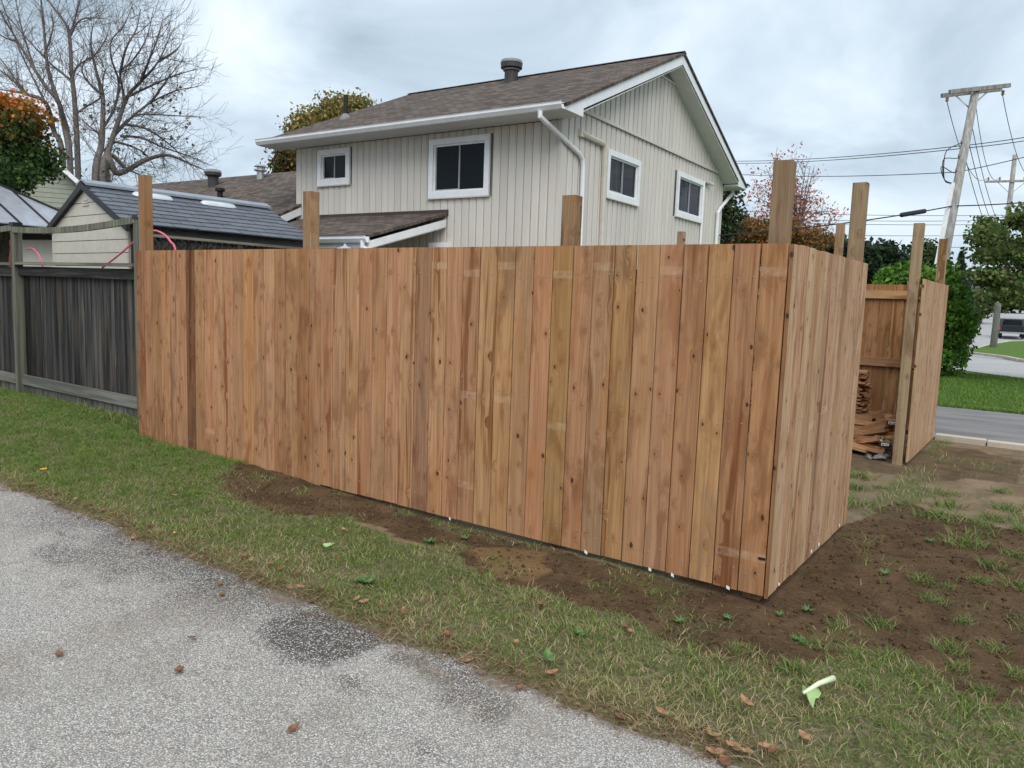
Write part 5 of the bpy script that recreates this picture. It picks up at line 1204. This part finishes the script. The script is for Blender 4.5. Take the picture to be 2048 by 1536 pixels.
def tuft_label(x, y):
    if x < 300: return 'dark green weedy tuft at the foot of the old grey fence'
    if y < 1150: return 'lush grass tuft beside the open end of the side fence' if x < 1790 else 'bright grass tuft on tan ground below the driveway edging' if y < 1030 else 'bright grass tuft where tan ground meets dark soil'
    if y > 1300: return 'low grass tuft at the rim of the soil near the torn leaf' if x < 1800 else 'low grass tuft at the rim of the soil away from the torn leaf'
    return 'thin grass sprig on dark soil close to the fence corner' if x < 1720 else 'ragged dry green tuft on the right part of the dark soil'
for i, (x, y) in enumerate(TPX):
    p = at_z(x, y, .02); s = random.uniform(.6, 1.25)*(.7 if y > 1150 else 1.1); pa = y < 1150
    O('grass_tuft', TUFT[i % 5], None, loc=(p[0], p[1], float(gz(p[0], p[1]))), rot=(0, 0, random.uniform(0, 6.28)), scale=(s*1.25, s*1.25, s*.8), label=tuft_label(x, y), cat='grass tuft', group=tuft_label(x, y)+' group')
def leaf_mesh(L, Wd, curl, n=5, lob=0.):
    V = []; F = []
    for i in range(n+1):
        t = i/n; w = Wd*math.sin(math.pi*min(.97, t*.92+.05))**.8*(1+lob*(-1)**i); z = curl*L*(t-.5)**2*2
        V += [(-w/2, L*(t-.5), z+curl*w*.6), (0, L*(t-.5), z), (w/2, L*(t-.5), z+curl*w*.6)]
    for i in range(n): a = 3*i; F += [(a, a+1, a+4, a+3), (a+1, a+2, a+5, a+4)]
    V2 = V+[(x, y, z-.0012) for x, y, z in V]; m = len(V); F2 = F+[tuple(m+j for j in f[::-1]) for f in F]
    ed = [3*i for i in range(n+1)]+[3*n+1]+[3*i+2 for i in range(n, -1, -1)]+[1]
    F2 += [(ed[k], ed[(k+1) % len(ed)], m+ed[(k+1) % len(ed)], m+ed[k]) for k in range(len(ed))]
    me = bpy.data.meshes.new('leaf'); me.from_pydata(V2, [], F2); me.update(); return me
def rosette(x, y, n, L, mat, label, name='weed_plant', cat='weed', group=None, up=.5):
    p = at_z(x, y, .02); rt = root(name, label, cat, (p[0], p[1], float(gz(p[0], p[1]))), random.uniform(0, 6), group)
    for k in range(n):
        me = leaf_mesh(L*random.uniform(.45, .95), L*.22, .3, 6, .22); me.materials.append(mat); a = 2*math.pi*k/n+random.uniform(-.3, .3); tl = up*random.uniform(.4, 1.2); r = L*.45
        O('leaf', me, None, rt, loc=(math.cos(a)*r*math.cos(tl), math.sin(a)*r*math.cos(tl), .006+r*math.sin(tl)), rot=(tl, 0, a-math.pi/2))
for x, y, n, L, lb in ((735, 1166, 7, .10, 'dandelion rosette in the turf near the lane, midway along the fence'), (860, 1085, 8, .08, 'leafy weed at the foot of the fence beside the soil patch'), (720, 1165, 5, .08, 'small dandelion leaves close to the larger rosette'), (1160, 1270, 6, .07, 'weed rosette in straw coloured turf below the ochre soil'),
                       (1360, 1240, 6, .06, 'small weed on the dark soil left of the fence corner'), (1615, 1215, 7, .06, 'tiny leafy weed on soil just right of the fence corner'), (1560, 1225, 6, .05, 'tiny green seedling on soil below the fence corner'), (1455, 1235, 6, .05, 'sprig of weed on soil in front of the corner boards'),
                       (1770, 1150, 7, .07, 'leafy weed on soil between the fence corner and the dry grass'), (1600, 1275, 6, .07, 'dark leafy weed at the lower rim of the soil'), (1140, 1425, 8, .07, 'weed growing at the broken asphalt edge'), (505, 940, 8, .07, 'broad weed against the fence where turf meets the soil'), (930, 1075, 7, .06, 'short weed by the gap under the boards'), (1860, 1080, 6, .07, 'leafy weed on tan ground toward the driveway')):
    rosette(x, y, n+4, L*.8, M_WEED, lb)
# the torn pale leaf with its stem
p0 = at_z(1618, 1388, .04); tl_ = root('torn_leaf', 'torn pale green leaf with thick white stem lying on the grass', 'leaf', (p0[0], p0[1], float(gz(p0[0], p0[1]))+.03), 0)
e0 = at_z(1666, 1362, .06)-p0; e0[2] = .03; s0 = at_z(1606, 1392, .05)-p0; s0[2] = .02
MB().tube([s0, s0*.5+e0*.5+np.array([0, 0, .008]), e0], [.006, .010, .013], 8).obj('stem', M_STEM, tl_, smooth=True)
bl = [at_z(x, y, .03)-p0 for x, y in ((1604, 1378), (1612, 1392), (1632, 1386), (1642, 1398), (1636, 1408), (1630, 1410), (1626, 1420), (1618, 1412), (1612, 1402), (1604, 1394))]
cen = np.mean(bl, 0); cen[2] = .022; mb = MB(); n = len(bl)
for k, q in enumerate(bl): q[2] = random.uniform(-.005, .02)
mb.v = [tuple(cen)]+[tuple((np.array(q)+cen)/2+np.array([0, 0, random.uniform(-.004, .012)])) for q in bl]+[tuple(q) for q in bl]
mb.f = [(0, 1+k, 1+(k+1) % n) for k in range(n)]+[(1+k, 1+n+k, 1+n+(k+1) % n, 1+(k+1) % n) for k in range(n)]
mb.obj('blade', M_PALE, tl_, smooth=True)
for x, y, lb, L in ((660, 1100, 'pale green leaf scrap on the turf before the fence', .09), (1095, 1325, 'drooping pale green leaf beside the bare dirt edge', .08), (1490, 1415, 'brown and cream husk lying on the turf', .07)):
    p = at_z(x, y, .03); me = leaf_mesh(L, L*.6, .5, 6, .1); O('leaf_scrap', me, M_WEED if 'drooping' in lb else M_PALE if 'green' in lb else M_LEAFB, loc=(p[0], p[1], float(gz(p[0], p[1]))+.035), rot=(.25, .2, random.uniform(0, 6)), label=lb, cat='leaf')
LP = [(224, 1036, 2), (244, 1039, 0), (265, 1080, 0), (349, 1077, 2), (456, 1119, 1), (490, 1125, 1), (503, 1131, 0), (521, 1164, 0), (441, 1171, 1), (444, 1191, 1), (579, 1178, 0), (600, 1186, 0), (624, 1205, 1), (595, 1159, 1), (687, 1073, 0), (778, 1142, 1), (677, 1130, 1), (713, 1213, 0), (730, 1215, 0), (781, 1236, 1), (808, 1241, 1), (887, 1198, 1), (883, 1285, 1), (347, 1005, 0), (806, 1232, 0),
      (727, 1218, 0), (1081, 1223, 1), (1260, 1276, 0), (1250, 1268, 1), (896, 1286, 1), (932, 1324, 0), (1037, 1380, 1), (1103, 1363, 0), (1156, 1412, 0), (1031, 1300, 0), (1322, 1444, 0), (1417, 1480, 0), (1427, 1490, 0), (1430, 1510, 0), (1450, 1504, 1), (1472, 1515, 0), (1526, 1513, 0), (1543, 1519, 1), (1607, 1491, 0), (1450, 1530, 1), (1351, 1457, 0), (119, 1312, 1), (359, 1345, 1), (181, 1017, 1), (586, 1462, 1), (384, 1279, 1), (205, 1030, 1), (300, 1062, 1), (320, 1075, 1), (400, 1098, 1), (20, 965, 0), (60, 978, 1), (110, 995, 1), (150, 1008, 0), (640, 1190, 1), (560, 1150, 1), (540, 1140, 0), (760, 1225, 1), (850, 1265, 0), (1436, 1498, 1), (1462, 1510, 0), (1490, 1520, 0), (88, 948, 2), (1240, 1440, 1), (1180, 1420, 1)]
LM = []
for mat in (M_LEAFB, M_LEAFR, M_LEAFY):
    for k in range(3):
        me = leaf_mesh(.046+.010*k, .024+.005*k, .25+.2*k, 6, .16); me.materials.append(mat); LM.append(me)
LT = ['dry tan brown leaf curled by the ragged lane edge or turf', 'dark russet leaf lying by the ragged lane edge or turf', 'fresh yellow leaf at the ragged lane edge']
for i, (x, y, k) in enumerate(LP):
    p = at_z(x, y, .0); asp = p[1] < float(edge_y(p[0])); z = .004 if asp else float(gz(p[0], p[1]))+.022
    s = random.uniform(.55, 1.05)
    col_ = ('tan brown', 'dark russet', 'yellow')[k]
    where = 'on the lane asphalt away from its edge' if asp and y > 1260 and x < 900 else 'on the lane beside the dark asphalt patch' if asp and x > 420 and x < 900 else 'in the pile where lane, turf and frame of dirt meet' if x > 1400 and y > 1470 else 'in the turf between lane and fence' if not asp and p[1] > float(edge_y(p[0]))+.12 else 'at the bare dirt stretch of the lane edge' if x > 860 else 'along the lane edge before the old grey fence' if x < 330 else 'along the lane edge before the new fence'
    lbl = 'dry '+col_+' leaf '+where
    O('fallen_leaf', LM[3*k+i % 3], None, loc=(p[0], p[1], z+.004), rot=(random.uniform(-.2, .2), random.uniform(-.2, .2), random.uniform(0, 6.28)), scale=(s*1.15, s, s*.6), label=lbl.replace(', turf and frame of dirt', ' and turf'), cat='leaf', group=lbl[4:].replace(', turf and frame of dirt', ' and turf'))
# dry straw litter along the lane edge
n = 8000; X = rng.uniform(-8, 3.6, n); Y = edge_y(X)+rng.normal(0, .05, n)*(.4+1.6*fbm(X*2.5, X*0+4, 2)); V, T, C = blades(np.stack([X, Y, np.maximum(gz(X, Y), -.004)+.004], 1), .010+.016*rng.random(n), .003+.006*rng.random(n)**3, 2.5+2*rng.random(n), np.array([(.24, .15, .08), (.36, .28, .17), (.16, .09, .05), (.28, .15, .07)])[:3][rng.integers(0, 3, n)])
O('edge_litter', mesh_np('edge_litter', V, T, C), M_GRASS, kind='stuff', label='dry straw litter along the edge of the lane', cat='litter')
